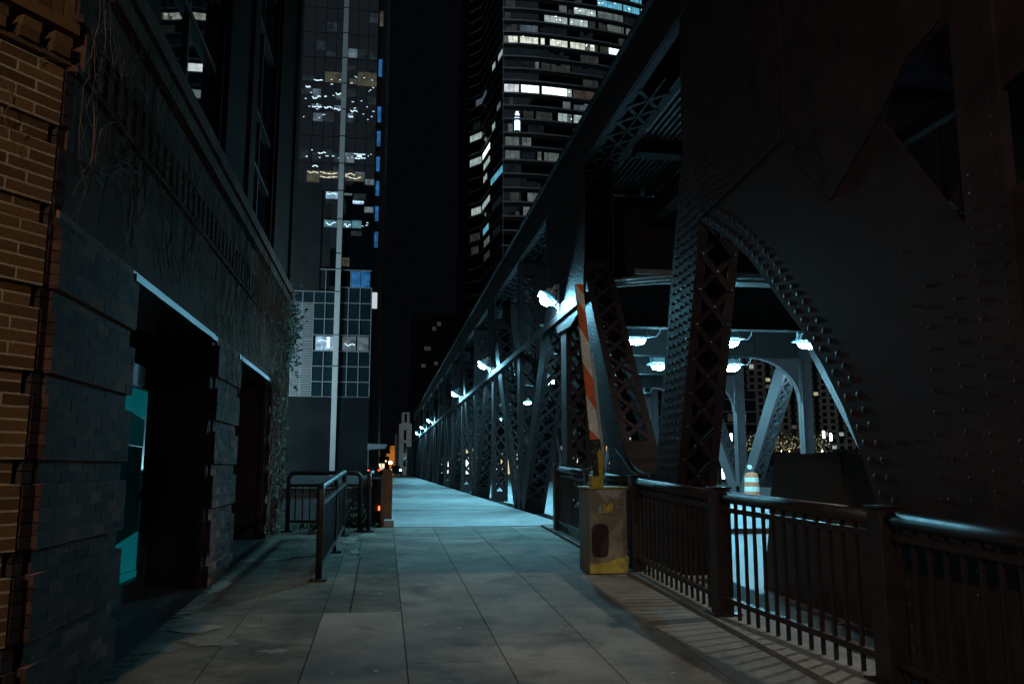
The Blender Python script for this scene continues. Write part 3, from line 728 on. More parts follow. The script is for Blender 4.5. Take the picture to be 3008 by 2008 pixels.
def pier(y0, y1, z1, vis):
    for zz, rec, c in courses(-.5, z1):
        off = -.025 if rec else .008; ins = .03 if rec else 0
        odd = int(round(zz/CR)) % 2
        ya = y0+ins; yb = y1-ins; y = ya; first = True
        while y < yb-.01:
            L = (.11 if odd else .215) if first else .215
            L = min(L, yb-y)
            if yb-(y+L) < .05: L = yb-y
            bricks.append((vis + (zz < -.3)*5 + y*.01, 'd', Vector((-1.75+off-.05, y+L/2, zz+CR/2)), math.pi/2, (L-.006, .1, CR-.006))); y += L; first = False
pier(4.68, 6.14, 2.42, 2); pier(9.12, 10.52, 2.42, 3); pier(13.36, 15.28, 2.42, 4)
bricks.sort(key=lambda b: b[0])
rest = {'o': MB(), 'd': MB(), 'c': MB()}
for i, (pr_, key, ce, ang, (L, D, H)) in enumerate(bricks):
    if i < 300:
        inst('brick', {'o': bmesh_o, 'd': bmesh_d, 'c': bmesh_c}[key], BD, ce, (random.uniform(-.006,.006), 0, ang+random.uniform(-.006,.006)), (L, D, H))
    else:
        a = Vector((math.cos(ang), math.sin(ang), 0)); b2 = Vector((-math.sin(ang), math.cos(ang), 0))
        rest[key].obox(ce, a*(L/2), b2*(D/2 + random.uniform(-.002,.002)), Vector((0,0,H/2)))
rest['o'].build('brickwork', M['brick_o'], BD, kind='stuff'); rest['d'].build('brickwork', M['brick_d'], BD, kind='stuff')
if rest['c'].v: rest['c'].build('brickwork', M['brick_c'], BD, kind='stuff')
# mortar beds behind the bricks, stepping with the courses
z = Z0 - BA
while z < 3.2:
    for za, zb, off in ((z, z+.006+5*CR, .0145), (z+.006+5*CR, z+BA, -.0135)):
        if za > 3.2: continue
        zb = min(zb, 3.25); c = corner((za+zb)/2); st_ = .056 if off > 0 else .09
        ce = c + un*((st_+2.6)/2) + nn*(off-.25); ce.z = (za+zb)/2
        MB().obox(ce, un*((2.6-st_)/2), nn*.25, Vector((0,0,(zb-za)/2-.0005))).build('mortar_bed', M['mortar'], BD)
        zc = min(zb, 2.42)
        if za < 2.4:
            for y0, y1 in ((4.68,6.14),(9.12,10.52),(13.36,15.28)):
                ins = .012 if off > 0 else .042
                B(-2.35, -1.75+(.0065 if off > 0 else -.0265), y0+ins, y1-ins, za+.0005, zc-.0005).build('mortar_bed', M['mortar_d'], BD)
    z += BA
# upper wall with belt, dentils, parapet and coping
B(-2.1, -1.78, 4.75, 15.28, 2.425, 3.22).build('upper_wall', M['wall'], BD)
B(-2.1, -1.745, 4.72, 15.3, 3.222, 3.262).build('belt_course', M['wall'], BD)
B(-2.1, -1.86, 4.8, 15.27, 3.263, 3.52).build('dentil_recess', M['wall'], BD)
dm = B(-.06,.06,-.055,.055,-.125,.125).mesh('dentil', M['wall'])
for i in range(52): inst('dentil', dm, BD, (-1.80, 4.86+i*.2015, 3.392))
B(-2.1, -1.735, 4.72, 15.3, 3.522, 3.57).build('belt_course', M['wall'], BD)
B(-2.1, -1.775, 4.76, 15.28, 3.571, 3.90).build('parapet', M['wall'], BD)
B(-2.2, -1.70, 4.7, 15.34, 3.901, 4.03).build('cornice', M['wall'], BD); B(-2.2, -1.66, 4.68, 15.38, 4.031, 4.17).build('coping', M['wall'], BD)
# the same mouldings turn the corner
def ang_box(u0, u1, d0, d1, z0, z1, name, mat):
    c = corner((z0+z1)/2); c0 = c + un*((u0+u1)/2) + nn*((d0+d1)/2); c0.z = (z0+z1)/2
    return MB().obox(c0, un*((u1-u0)/2), nn*((d1-d0)/2), Vector((0,0,(z1-z0)/2))).build(name, mat, BD)
ang_box(.02, 2.6, -.3, .02, 3.252, 3.28, 'belt_course', M['brick_o']); ang_box(.02, 2.6, -.3, -.07, 3.281, 3.45, 'dentil_recess', M['brick_d'])
for i in range(9):
    u = .04 + i*.185
    for q in range(2): ang_box(u, u+.105, -.3, .035, 3.285+q*.068, 3.345+q*.068, 'dentil', M['brick_o'])
ang_box(.0, 2.6, -.3, .03, 3.452, 3.52, 'belt_course', M['brick_o'])
for i in range(36): ang_box(.02+i*.07, .082+i*.07, -.3, .0, 3.53, 3.74, 'soldier_brick', M['brick_o'])
ang_box(.0, 2.6, -.4, -.01, 3.525, 3.90, 'parapet', M['mortar']); ang_box(-.02, 2.6, -.4, .06, 3.901, 4.17, 'coping', M['kerb'])
# doorways: reveals, heads, glazing
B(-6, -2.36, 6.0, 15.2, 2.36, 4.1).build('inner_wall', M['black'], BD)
for (y0, y1) in ((6.14,9.12),(10.52,13.36)):
    B(-2.5, -1.79, y0, y1, 2.36, 2.424).build('door_head', M['trim'], BD)
    B(-1.80, -1.765, y0+.0, y1-.0, 2.345, 2.395).build('head_flashing', M['flash'], BD)
    m = MB(); m.box(-2.40,-1.80, y1-.03, y1-.002, -.3, 2.36); m.build('door_reveal', M['trim'], BD)
    B(-1.87,-1.81, y1-.06, y1-.031, -.3, 2.34).build('door_trim', M['trim'], BD)
    B(-2.40,-1.80, y0+.002, y0+.03, -.3, 2.36).build('door_reveal', M['trim'], BD)
    B(-2.46,-2.34, y0+.03, y1-.03, -.32, -.05).build('door_sill', M['slate'], BD)
f = MB(); f.box(-2.40,-2.33,6.17,9.09,1.79,2.0); f.box(-2.40,-2.34,8.98,9.09,-.05,1.789); f.box(-2.40,-2.34,6.17,6.25,-.05,1.789); f.box(-2.40,-2.34,7.55,7.62,-.05,1.789); f.build('window_frame', M['trim'], BD)
M['clear'], tt, bb = nt('clear_glass'); bb.inputs['Base Color'].default_value = (.6,.9,.92,1); bb.inputs['Transmission Weight'].default_value = 1; bb.inputs['Roughness'].default_value = .02; bb.inputs['IOR'].default_value = 1.1
for (y0, y1, z0, z1) in ((6.26,7.54,-.04,1.78),(7.63,8.97,-.04,1.78),(6.17,9.09,2.01,2.355)):
    B(-2.372,-2.366,y0,y1,z0,z1).build('window_pane', M['clear'], BD)
M['tealA'] = emit('teal_lit_screen', (.01,.42,.48), .19, .25, 1.5); M['tealB'] = emit('teal_dim_screen', (.006,.20,.24), .08, .3, 1.5); M['tealC'] = emit('teal_deep_screen', (.004,.10,.12), .04, .4, 1.5)
for poly, k, x in (([(6.2,1.9),(9.1,1.9),(9.1,1.52),(8.6,1.58),(6.2,1.62)],'tealA',-2.44),([(6.2,1.61),(8.6,1.57),(9.1,1.51),(9.1,1.24),(6.2,1.30)],'tealB',-2.445),
                ([(6.2,1.29),(9.1,1.23),(9.1,.40),(8.3,.31),(6.2,.12)],'tealC',-2.45),([(6.2,.11),(8.3,.30),(9.1,.39),(9.1,.02),(6.2,.09)],'tealA',-2.44),([(6.2,.085),(9.1,.015),(9.1,-.05),(6.2,-.05)],'tealA',-2.43)):
    MB().prism(poly, 'x', x-.01, x).build('window_blind', M[k], BD)
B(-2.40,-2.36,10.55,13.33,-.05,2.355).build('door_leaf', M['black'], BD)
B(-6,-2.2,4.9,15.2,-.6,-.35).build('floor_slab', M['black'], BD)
# slate paving of the doorways
SL = slab(-2.36, -1.7, 4.6, 15.3, -.02, .2).build('doorway_paving', M['joint'], kind='structure')
x = -2.35
for i in range(6):
    y = 4.8 + (i % 2)*.3
    while y < 15.2:
        slab(x+.003, x+.102, y+.003, min(15.25, y+.597), -.008, .02).build('slate_tile', M['slate'], SL); y += .6
    x += .105
# smears of old cement, cracks and stains on the ramp beside the doorways
m = MB()
for (x, y, w, h) in ((-1.5,6.55,.16,.10),(-1.28,6.75,.22,.13),(-1.1,6.6,.14,.05),(-1.42,7.15,.20,.12),(-.98,7.2,.13,.05),(-1.62,9.15,.09,.30),(-.72,6.35,.16,.05),(-.45,12.9,.12,.3),(-.2,13.6,.2,.16),(-.35,11.6,.06,.2)):
    n = 18; m.add([(x + w*math.cos(a*6.283/n)*random.uniform(.45,1.15), y + h*1.6*math.sin(a*6.283/n)*random.uniform(.45,1.15), ground(y + 0)+.0048 + .033*(h*1.6*math.sin(a*6.283/n))) for a in range(n)], [tuple(range(n))])
m.build('cement_smears', M['smear'], kind='stuff')
m = MB()
for k in range(9):
    x, y = random.uniform(-1.6,-.1), random.uniform(5.6,13.5); a = random.uniform(0,6.28); pts = []
    for q in range(random.randint(5,16)):
        pts.append((x, y, ground(y)+.004)); a += random.uniform(-.7,.7); x += .05*math.cos(a); y += .07*math.sin(a); x = max(-1.66, min(.1, x))
    for p, q in zip(pts[:-1], pts[1:]): m.bar(p, q, random.uniform(.002,.006), .001, (0,0,1))
m.build('cracks', M['joint'], kind='stuff')
# ragged dark edge where the sidewalk meets the wall
m = MB()
for i in range(70):
    y = 4.7 + i*.15; w = random.uniform(.0, .09); m.add([(-1.73,y,ground(y)+.002),(-1.68+w,y+.02,ground(y)+.003),(-1.69+w*.8,y+.13,ground(y)+.003),(-1.73,y+.15,ground(y)+.002)], [(0,1,2,3)])
m.build('gutter_dirt', M['joint'], kind='stuff')
# ------------------------------------------------------------------ vines on the low building
def vine_mesh():
    m = MB()
    def grow(y, z, ang, r, n, depth=0, x=-1.73, step=.07):
        pts = [(x, y, z)]; rs = [r]
        for i in range(n):
            ang += random.uniform(-.42, .42); ang += (math.pi*.5 - ang)*.015 if depth == 0 else 0
            y += step*math.cos(ang); z += step*math.sin(ang); x += random.uniform(-.006,.0062)
            x = min(-1.68, max(-1.745, x))
            if z > 4.15 or y > 15.35 or y < 4.75 or z < -.1: break
            if z < 2.40 and (6.1 < y < 9.14 or 10.5 < y < 13.3): break
            pts.append((x + (.02 if z > 3.2 else 0), y, z)); rs.append(max(.0016, r*(1-i/n*.75)))
            if depth < 2 and random.random() < .13: grow(y, z, ang + random.choice((-1,1))*random.uniform(.4,1.1), r*.55, int(n*.5), depth+1, x, step)
        if len(pts) > 2: m.tube(pts, rs, 3, cap=False)
    for i in range(150):          # over the upper wall
        grow(random.uniform(5, 15), random.uniform(2.42, 3.0), math.pi*random.uniform(.0,1.0), random.uniform(.0018,.0055), random.randint(14,40))
    for i in range(150):          # thick growth on the last pier
        grow(random.uniform(13.4, 15.25), random.uniform(-.05, 2.2), math.pi*random.uniform(.35,.65), random.uniform(.003,.011), random.randint(16,44))
    for i in range(5):           # thin tendrils on the orange corner and first pier top
        grow(random.uniform(4.8, 6.2), random.uniform(2.3,3.3), math.pi*random.uniform(.1,.9), random.uniform(.002,.006), random.randint(8,24), 1)
    return m
VN = thing('ivy_vine', 'bare leafless ivy spread over the upper wall of the brick building', 'vine', (-1.7, 14.6, 0))
vine_mesh().build('stems', M['vine'], VN, kind='stuff')
m = MB()                           # tendrils turning onto the angled brick face
for i in range(12):
    u = random.uniform(.05,.9); z = random.uniform(2.0,3.5); a = random.uniform(0, 6.28); pts = []
    for q in range(random.randint(8,20)):
        c = corner(z) + un*u + nn*(.03+random.uniform(0,.012)); c.z = z; pts.append(c); a += random.uniform(-.5,.5); u += .03*math.cos(a); z += .03*math.sin(a)
        if u < .0: u = .0
    m.tube(pts, random.uniform(.0012,.0026), 3, cap=False)
m.build('tendrils', M['vine'], VN, kind='stuff')
m = MB()
def leaf(m, p, s):
    a = Vector((random.gauss(0,1), random.gauss(0,1), random.gauss(0,1))).normalized(); b = a.orthogonal().normalized()*s*.5; a = a*s
    p = Vector(p); m.add([p, p+a*.5+b, p+a, p+a*.5-b], [(0,1,2,3)])
for i in range(900):              # shaggy tuft at the far top corner and clinging dead leaves
    if i < 520: p = (random.gauss(-1.66,.07), random.gauss(15.15,.28), 3.45+random.gauss(0,.33))
    else: p = (random.uniform(-1.74,-1.68), random.uniform(13.4,15.4), random.uniform(.2,4.1))
    leaf(m, p, random.uniform(.03,.09))
m.build('leaves', M['leaf'], VN, kind='stuff')

# ------------------------------------------------------------------ tall brick block rising behind the parapet
TB = thing('brick_tower_block', 'tall dark brown brick block rising directly behind the low parapet', 'building', (-3, 11, 4))
for y0, y1, pr_ in ((4.9,6.55,0),(9.05,11.25,.0),(13.2,16.2,0)):
    B(-12, -1.85, y0, y1, 4.171, 75).build('pilaster', M['tower_brown'], TB)
    for yy in (y0+.12, y1-.55): B(-1.849, -1.80, yy, yy+.42, 4.171, 75).build('rib', M['tower_brown'], TB)
B(-12, -2.0, 4.9, 16.1, 4.171, 75).build('core', M['black'], TB)
for y0, y1 in ((6.55,9.05),(11.25,13.2)):
    z = 4.2; i = 0
    while z < 40:
        h = (1.1, .8, 1.4)[i % 3]
        n = 2
        for q in range(n):
            a = y0 + (y1-y0)*q/n; b2 = y0 + (y1-y0)*(q+1)/n
            B(-1.96, -1.95, a+.03, b2-.03, z+.03, z+h-.03).build('window_pane', M['glass_w'], TB)
        B(-1.99, -1.90, y0, y1, z+h-.03, z+h+.03).build('transom', M['trim'], TB); z += h; i += 1
    for q in range(3): a = y0+(y1-y0)*q/2; B(-1.99, -1.92, max(y0,a-.03), min(y1,a+.03), 4.2, 40).build('mullion', M['trim'], TB)
M['stripw'] = emit('blue_white_strip', (.45,.6,1), 2.2); MB().box(-1.93,-1.925,11.45,11.50,6.45,6.72).build('strip_light', M['stripw'], TB); MB().box(-1.93,-1.925,11.58,11.63,6.45,6.72).build('strip_light', M['stripw'], TB)
M['framew'] = emit('pale_lit_frame', (.6,.62,.66), .05)
for z0, z1 in ((5.17,5.21),(5.34,5.38),(5.52,5.56)): B(-1.93,-1.925,11.15,11.75,z0-.05,z1-.06).build('lit_window_bar', M['framew'], TB)
for y in (11.15,11.43,11.71): B(-1.932,-1.926,y,y+.04,5.12,5.50).build('lit_window_bar', M['framew'], TB)

# ------------------------------------------------------------------ planting bed and river wall at the ramp end
pb = B(-1.72, -.03, 14.62, 16.45, -.2, -.03).build('planting_bed', M['earth'], kind='structure')
RW = thing('river_wall', 'low concrete river wall with pale coping behind the crossing handrail', 'wall', (-1,16.5,0))
B(-30, -.25, 16.5, 16.75, -.4, .63).build('stem', M['conc_w'], RW); B(-30, -.22, 16.44, 16.86, .631, .87).build('coping', M['conc_w'], RW)
def weed(x, y, s, label, n=60):
    m = MB()
    for i in range(n):
        a = random.uniform(0,6.28); l = s*random.uniform(.3,1); b = Vector((x+random.gauss(0,.06), y+random.gauss(0,.06), -.03)); t = b + Vector((math.cos(a)*l*.5, math.sin(a)*l*.5, l)); w = Vector((-math.sin(a), math.cos(a), 0))*.012
        mid = (b+t)/2 + Vector((0,0,l*.1)); m.add([b-w*.5, b+w*.5, mid+w, mid-w], [(0,1,2,3)]); m.add([mid-w, mid+w, t], [(0,1,2)])
        for q in range(3): leaf(m, b.lerp(t, random.uniform(.3,1)), .05)
    tag(m.build('weed', M['weed'], kind=None), label, 'weed', 'weeds in the planting bed')
weed(-.45,14.9,.5,'tallest green weed tuft behind the right hoop of the crossing handrail',80); weed(-.62,15.1,.35,'smaller weed tuft left of the tallest one'); weed(-1.25,14.8,.16,'low dry weed mat at the foot of the crossing handrail',90)
m = MB()
for i in range(420): leaf(m, (random.uniform(-1.7,-.1), random.uniform(14.25,15.4), random.uniform(-.02,.03)+.0), random.uniform(.02,.06))
m.build('leaf_litter', M['leaf'], kind='stuff')

# ------------------------------------------------------------------ traffic drum on the far side of the carriageway
DR = thing('traffic_drum', 'orange and white traffic drum with round lamp beside the far truss', 'traffic drum', (12.9,28.3,-.06))
pz = -.06
def ring(r0, r1, z0, z1, mat, name='band'): MB().lathe([(r0,z0),(r1,z1)], (12.9,28.3,pz), 20).build(name, M[mat], DR, smooth=False)
MB().lathe([(.34,0),(.34,.06),(.27,.08)], (12.9,28.3,pz), 20).build('base', M['rubber'], DR)
ring(.27,.265,.081,.25,'drum'); ring(.262,.26,.251,.42,'white'); ring(.255,.25,.421,.58,'drum'); ring(.247,.245,.581,.74,'white'); ring(.24,.22,.741,.86,'drum')
MB().lathe([(.218,.861),(.17,.90),(.05,.92)], (12.9,28.3,pz), 20).build('top', M['drum'], DR)
MB().tube([(12.84,28.3,pz+.91),(12.84,28.3,pz+1.02)], .015, 6).build('lamp_stem', M['rubber'], DR); MB().tube([(12.84,28.27,pz+1.1),(12.84,28.33,pz+1.1)], .085, 14).build('lamp_head', M['white'], DR)

# ------------------------------------------------------------------ glass tower across the river (left of the sky gap)
T1 = thing('glass_tower', 'glass office tower with pale vertical fin and teal panel podium', 'tower', (-8,115,0))
B(-40, -2.12, 115.2, 190, -.2, 170).build('core', M['tower_dark'], T1)
B(-40, -2.10, 114.9, 115.19, -.2, 10.4).build('base_wall', M['base_wall'], T1)
cols = [-12.7,-11.4,-9.9,-8.4,-7.1]; colsr = [-6.4,-5.25,-3.7,-2.15]
rowsz = [10.45,12.5,14.6,16.7,18.9,21.1,23.3,24.9]; rowsr = [10.45,12.5,14.6,16.7,18.9,21.1,23.4,25.6]
for cl, rw in ((cols, rowsz), (colsr, rowsr)):
    for i in range(len(cl)-1):
        for j in range(len(rw)-1):
            if cl is cols and i < 2 and j < 6: continue
            if j == 3: continue
            MB().box(cl[i]+.05, cl[i+1]-.05, 115.05, 115.12, rw[j]+.05, rw[j+1]-.05).build('panel', M['teal_panel'], T1)
    for x in cl: B(x-.05, x+.05, 114.95, 115.10, rw[0], rw[-1]).build('mullion', M['alum'], T1)
    for z in rw: B(cl[2 if cl is cols and rw[0] < z < 23 else 0], cl[-1], 114.97, 115.09, z-.045, z+.045).build('transom', M['alum'], T1)
for i in range(54): B(-12.65,-9.98,114.96,115.08,10.6+i*.234,10.72+i*.234).build('louvre_slat', M['alum'], T1)
for z in (18.2, 14.2): B(-12.7,-9.9,114.93,115.0,z-.05,z+.05).build('transom', M['alum'], T1)
B(-7.1,-6.4,114.6,115.15,-.2,175).build('fin', M['fin'], T1)
for z in (14.6,18.9,24.9,28.1,30.3,35.2,39.3,43.3,47.3,51.3,55.2,59.1,62.9,66.8,70.7): B(-7.11,-6.39,114.585,114.6,z-.06,z+.06).build('fin_joint', M['tower_dark'], T1)
fl = [25.7,28.05,30.4,35.2,39.3,43.3,47.3,51.3,55.2,59.1,62.9,66.8,70.7,74.6,78.5]
xc = [-12.7,-11.0,-9.5,-8.0,-7.12,-6.38,-5.0,-3.5,-2.15]
for j in range(len(fl)-1):
    for i in range(len(xc)-1):
        if xc[i] == -7.12 or (xc[i] < -9 and fl[j] < 39): continue
        B(xc[i]+.04, xc[i+1]-.04, 115.06, 115.12, fl[j]+.04, fl[j+1]-.04).build('window_pane', M['glass_w'], T1)
B(-13.5,-9.3,115.02,115.18,24.95,40.2).build('blank_wall', M['tower_dark'], T1)
for x0, x1 in ((-9.2,-7.12),(-6.38,-2.15)): B(x0,x1,114.97,115.05,28.0,28.1).build('transom', M['alum'], T1)
B(-8.45,-8.37,114.97,115.05,24.9,28.0).build('mullion', M['alum'], T1); B(-5.1,-5.03,114.97,115.05,25.6,28.0).build('mullion', M['alum'], T1)
EM = {'o':((.5,.5,.36),.10),'b':((.5,.7,.85),.16),'w':((.85,.95,1),1.3),'c':((.45,.75,1),.55),'d':((.42,.62,.75),.032),'e':((.35,.55,.65),.018),'t':((.25,.6,.72),.26),'B':((.05,.28,.72),.34)}
EM1 = {k: emit('pane_glow_'+k, c, s, .55, 1.1) for k, (c, s) in EM.items()}
T1W = [(-9.5,-6.9,55.4,57.0,'o'),(-6.1,-5.0,55.3,56.2,'o'),(-4.9,-2.2,55.2,57.3,'o'),(-11.1,-10.0,52.9,54.3,'b'),(-7.9,-7.15,52.9,53.8,'b'),(-12.2,-11.4,54.3,54.7,'b'),(-11.2,-9.8,51.5,52.0,'b'),(-8.1,-7.15,51.3,52.0,'b'),(-5.9,-4.6,51.2,51.8,'d'),(-9.7,-8.2,49.8,50.2,'d'),(-6.1,-5.4,50.3,50.9,'b'),(-12.6,-11.4,43.9,45.2,'d'),(-8.2,-7.2,44.2,44.9,'d'),(-5.2,-3.4,44.2,45.2,'d'),(-11.5,-9.8,40.5,42.2,'o'),(-9.75,-7.2,41.1,42.2,'o'),(-6.3,-3.6,40.9,42.1,'o'),(-8.8,-7.15,38.2,39.2,'c'),(-8.7,-7.15,37.5,38.1,'d'),(-6.3,-5.2,38.8,39.1,'b'),(-5.1,-3.6,37.6,38.1,'c'),(-5.0,-3.3,38.2,39.1,'d'),(-8.9,-7.15,34.1,35.1,'t'),(-6.3,-5.2,34.1,35.1,'t'),(-5.1,-3.8,34.1,35.2,'t'),(-5.2,-3.7,33.0,33.7,'d'),(-6.3,-5.3,28.6,29.8,'o'),(-5.0,-3.75,25.7,27.9,'B'),(-3.68,-2.4,25.7,28.0,'B'),(-9.5,-7.15,16.8,18.7,'c'),(-5.9,-4.1,16.8,18.7,'b'),(-3.9,-2.4,16.8,18.7,'b')]
for x0, x1, z0, z1, c in T1W: B(x0, x1, 115.02, 115.05, z0, z1).build('lit_window', EM1[c], T1)  # glowing panes: lit rooms, and reflections in the glass drawn as emission
M['streak1'] = emit('reflection_streak', (.6,.85,1), 1.6); M['streak2'] = emit('warm_reflection_streak', (.9,.92,.75), 1.0)  # emission imitating wavy reflections in the glass; also used by the lamp panels
def squig(x0, x1, z, amp, mat, r=.07):
    f1, f2, p1 = random.uniform(1.5,3.2), random.uniform(4,7), random.uniform(0,6)
    pts = [(x0+(x1-x0)*i/30, 115.0, z + amp*.6*(.85*math.sin(f1*i/10+p1) + .15*math.sin(f2*i/10))) for i in range(31)]
    rs = [r*abs(math.sin(i*.37+p1))**.7 + .012 for i in range(31)]
    MB().tube(pts, rs, 5).build('reflection_streak', M[mat], T1)
for a in ((-11.4,-9.9,41.9,.15,'streak2'),(-9.7,-7.3,41.9,.22,'streak2'),(-9.7,-7.3,41.3,.14,'streak2'),(-6.2,-4.9,41.9,.2,'streak2'),(-6.2,-4.0,41.4,.28,'streak2'),(-5.1,-3.5,44.9,.05,'streak1'),(-5.0,-3.5,44.3,.12,'streak1'),(-11.0,-9.8,55.6,.1,'streak1'),(-11.2,-10.0,53.0,.4,'streak1'),(-7.9,-7.2,53.7,.2,'streak1'),(-11.1,-9.8,51.6,.1,'streak1'),(-9.5,-8.3,51.6,.25,'streak1'),(-8.1,-7.2,51.4,.25,'streak1'),(-6.0,-5.4,50.4,.15,'streak1'),(-10.1,-9.0,44.8,.18,'streak1'),(-8.7,-7.3,38.9,.2,'streak1'),(-5.0,-3.5,37.9,.08,'streak1'),(-8.7,-7.3,34.6,.4,'streak1'),(-6.1,-5.3,34.4,.4,'streak1'),(-9.2,-7.6,18.1,.2,'streak1'),(-5.6,-4.2,17.6,.25,'streak1'),(-10.8,-10.0,42.8,.2,'streak1'),(-5.8,-4.8,51.3,.2,'streak1'),(-12.1,-11.5,54.5,.15,'streak1')): squig(*a)
MB().box(-4.7,-4.0,114.98,115.0,44.5,44.75).build('lamp_panel', M['streak1'], T1)
MB().box(-8.0,-7.6,114.98,115.0,17.1,18.6).build('lamp_panel', M['streak1'], T1)
B(-2.115, -.75, 118, 180, -.2, 170).build('side_bay', M['tower_dark'], T1)
for z0, z1, k in ((32.2,34.5,'B'),(36.1,38.3,'B'),(39.9,42.1,'B'),(43.6,45.8,'B'),(47.4,49.7,'B'),(51.1,53.5,'B'),(58.2,60.9,'B'),(66.2,68.6,'o')):
    B(-2.0, -1.5, 117.9, 117.99, z0, z1).build('side_window', EM1[k], T1)
for j in range(2, len(fl)-1):       # dim glowing panes for rooms and for reflections in the glass
    for i in range(len(xc)-1):
        if xc[i] == -7.12 or (xc[i] < -9 and fl[j] < 41) or random.random() > (.6 if 33 < fl[j] < 60 else .1): continue
        H = fl[j+1]-fl[j]; z0 = fl[j] + H*random.choice((.08,.3,.55)); z1 = z0 + H*random.choice((.2,.3,.36))
        B(xc[i]+.06, xc[i+1]-.06, 115.035, 115.055, z0, z1).build('dim_pane', EM1[random.choice('ddddddeeb')], T1)
for i in range(60):  # short glowing streaks imitating further reflections
    x = random.uniform(-12.4,-2.6); z = random.choice((34.6,38.4,44.6,50.4,51.6,53.2,54.6,56)) + random.uniform(-.6,.6)
    if x < -9 and z < 41 or -7.3 < x < -6.3: continue
    squig(x, x+random.uniform(.1,.35), z, random.uniform(.02,.1), 'streak1', random.uniform(.02,.045))
M['ribw'] = emit('white_lit_louvre', (.85,.95,1), .75)
for i in range(6): B(-2.1+i*.12,-2.0+i*.12,117.85,117.95,23.3,25.6).build('lit_louvre', M['ribw'], T1)
B(-.95,-.74,117.9,118,-.2,170).build('corner_strip', M['trim'], T1)
CN = thing('entrance_canopy', 'pale flat canopy jutting from the foot of the glass tower', 'canopy', (-2,112,3))
MB().prism([(-2.1,3.3),(-2.1,4.1),(.45,4.0),(.2,3.5)], 'y', 111, 114.5).build('roof', M['alum'], CN); B(-2.05,-1.95,112,112.2,-.25,3.4).build('column', M['alum'], CN)
DT = thing('dark_tower', 'dark balconied tower hidden just behind the glass tower', 'tower', (-3,230,0))
B(-40,-2.8,200,260,-.2,150).build('wall', M['tower_dark'], DT)
for z in range(6, 60, 4): B(-2.79,-1.6,205,255,z,z+1.1).build('balcony', M['tower_dark'], DT)

# ------------------------------------------------------------------ curved office tower (right of the sky gap)
T2 = thing('curved_tower', 'tall curved office tower with lit window bands behind the truss chord', 'tower', (45,225,0))
zs = [128.5,124.9,121.4,117.9,114.2,110.6,107.1,103.3,99.7,95.8,91.8,87.9,84.0,80.1,76.1,72.1,68.1,64.1,59.9]
while zs[-1] > 6: zs.append(zs[-1]-4.1)
zup = [135.6,132.1]; ZS = {i: z for i, z in enumerate(zs)}; ZS[-1] = 132.1; ZS[-2] = 135.7; ZS[-3] = 139.3; ZS[-4] = 143; ZS[-5] = 147
plan = [(30.39,215.5),(35.4,215.2),(40.46,215.27),(45.2,215.6),(50.0,216.1),(54.8,216.6),(59.7,217.3),(65.6,218.5),(71.6,220.1),(79,222.8),(87,226.5)]
arcs = [0]
for p, q in zip(plan[:-1], plan[1:]): arcs.append(arcs[-1] + math.hypot(q[0]-p[0], q[1]-p[1]))
def at(s, off=0):
    for i in range(len(arcs)-1):
        if s <= arcs[i+1] or i == len(arcs)-2:
            t = (s-arcs[i])/(arcs[i+1]-arcs[i]); p, q = Vector(plan[i]), Vector(plan[i+1]); d = (q-p).normalized(); n = Vector((d.y, -d.x)); v = p.lerp(q, t) + n*off; return v
side = [(24.07,245.0),(27.40,240.3),(28.65,228.0),(30.39,215.5)]
body = [(p[0]+.15, p[1]+.5) for p in side[:-1]] + [(p[0]+.1, p[1]+.4) for p in plan] + [(87,290),(24.3,290)]
MB().prism(body, 'z', 0, 165).build('core', M['tower_dark'], T2)
M['spandrel'] = paint('spandrel_metal', (.12,.125,.13), .45, .3, .2, 0, .3)
M['sill_l'] = paint('sill_metal', (.58,.58,.58), .4, .3, .2, 0, .4)
outline = side[:-1] + plan
def band(o0, o1, z0, z1, name, mat, pl=outline):
    m = MB(); b = []
    for i, p in enumerate(pl):
        a = Vector(pl[max(0,i-1)]); c = Vector(pl[min(len(pl)-1,i+1)]); d = (c-a).normalized(); n = Vector((d.y,-d.x)); b.append((Vector(p)+n*o0, Vector(p)+n*o1))
    for (p0,p1),(q0,q1) in zip(b[:-1], b[1:]):
        m.add([(p0.x,p0.y,z0),(q0.x,q0.y,z0),(q0.x,q0.y,z1),(p0.x,p0.y,z1),(p1.x,p1.y,z0),(q1.x,q1.y,z0),(q1.x,q1.y,z1),(p1.x,p1.y,z1)], [(4,5,6,7),(3,2,6,7),(0,1,5,4)])
    return m.build(name, mat, T2)
for k in sorted(ZS):
    z = ZS[k]
    band(-.1, .30, z-.22, z+.22, 'sill_band', M['sill_l']); band(-.1, .05, z-1.25, z-.23, 'spandrel', M['tower_dark'])
    band(-.1, -.02, z+.23, z+2.7, 'glazing', M['glass'])
K2 = 1.45
C2 = {'C':((.16,.62,.85),.42),'P':((.62,.80,.78),.34),'p':((.50,.62,.60),.11),'d':((.45,.5,.48),.035),'n':((.2,.33,.42),.016),'m':((.42,.55,.72),.09),'W':((.86,.92,.78),.52),'X':((.86,1,.98),1.3),'V':((.8,.9,.95),.5),'r':((.5,.42,.34),.06)}
E2 = {k: emit('tower_room_'+k, c, s*K2, .4, .7) for k, (c, s) in C2.items()}
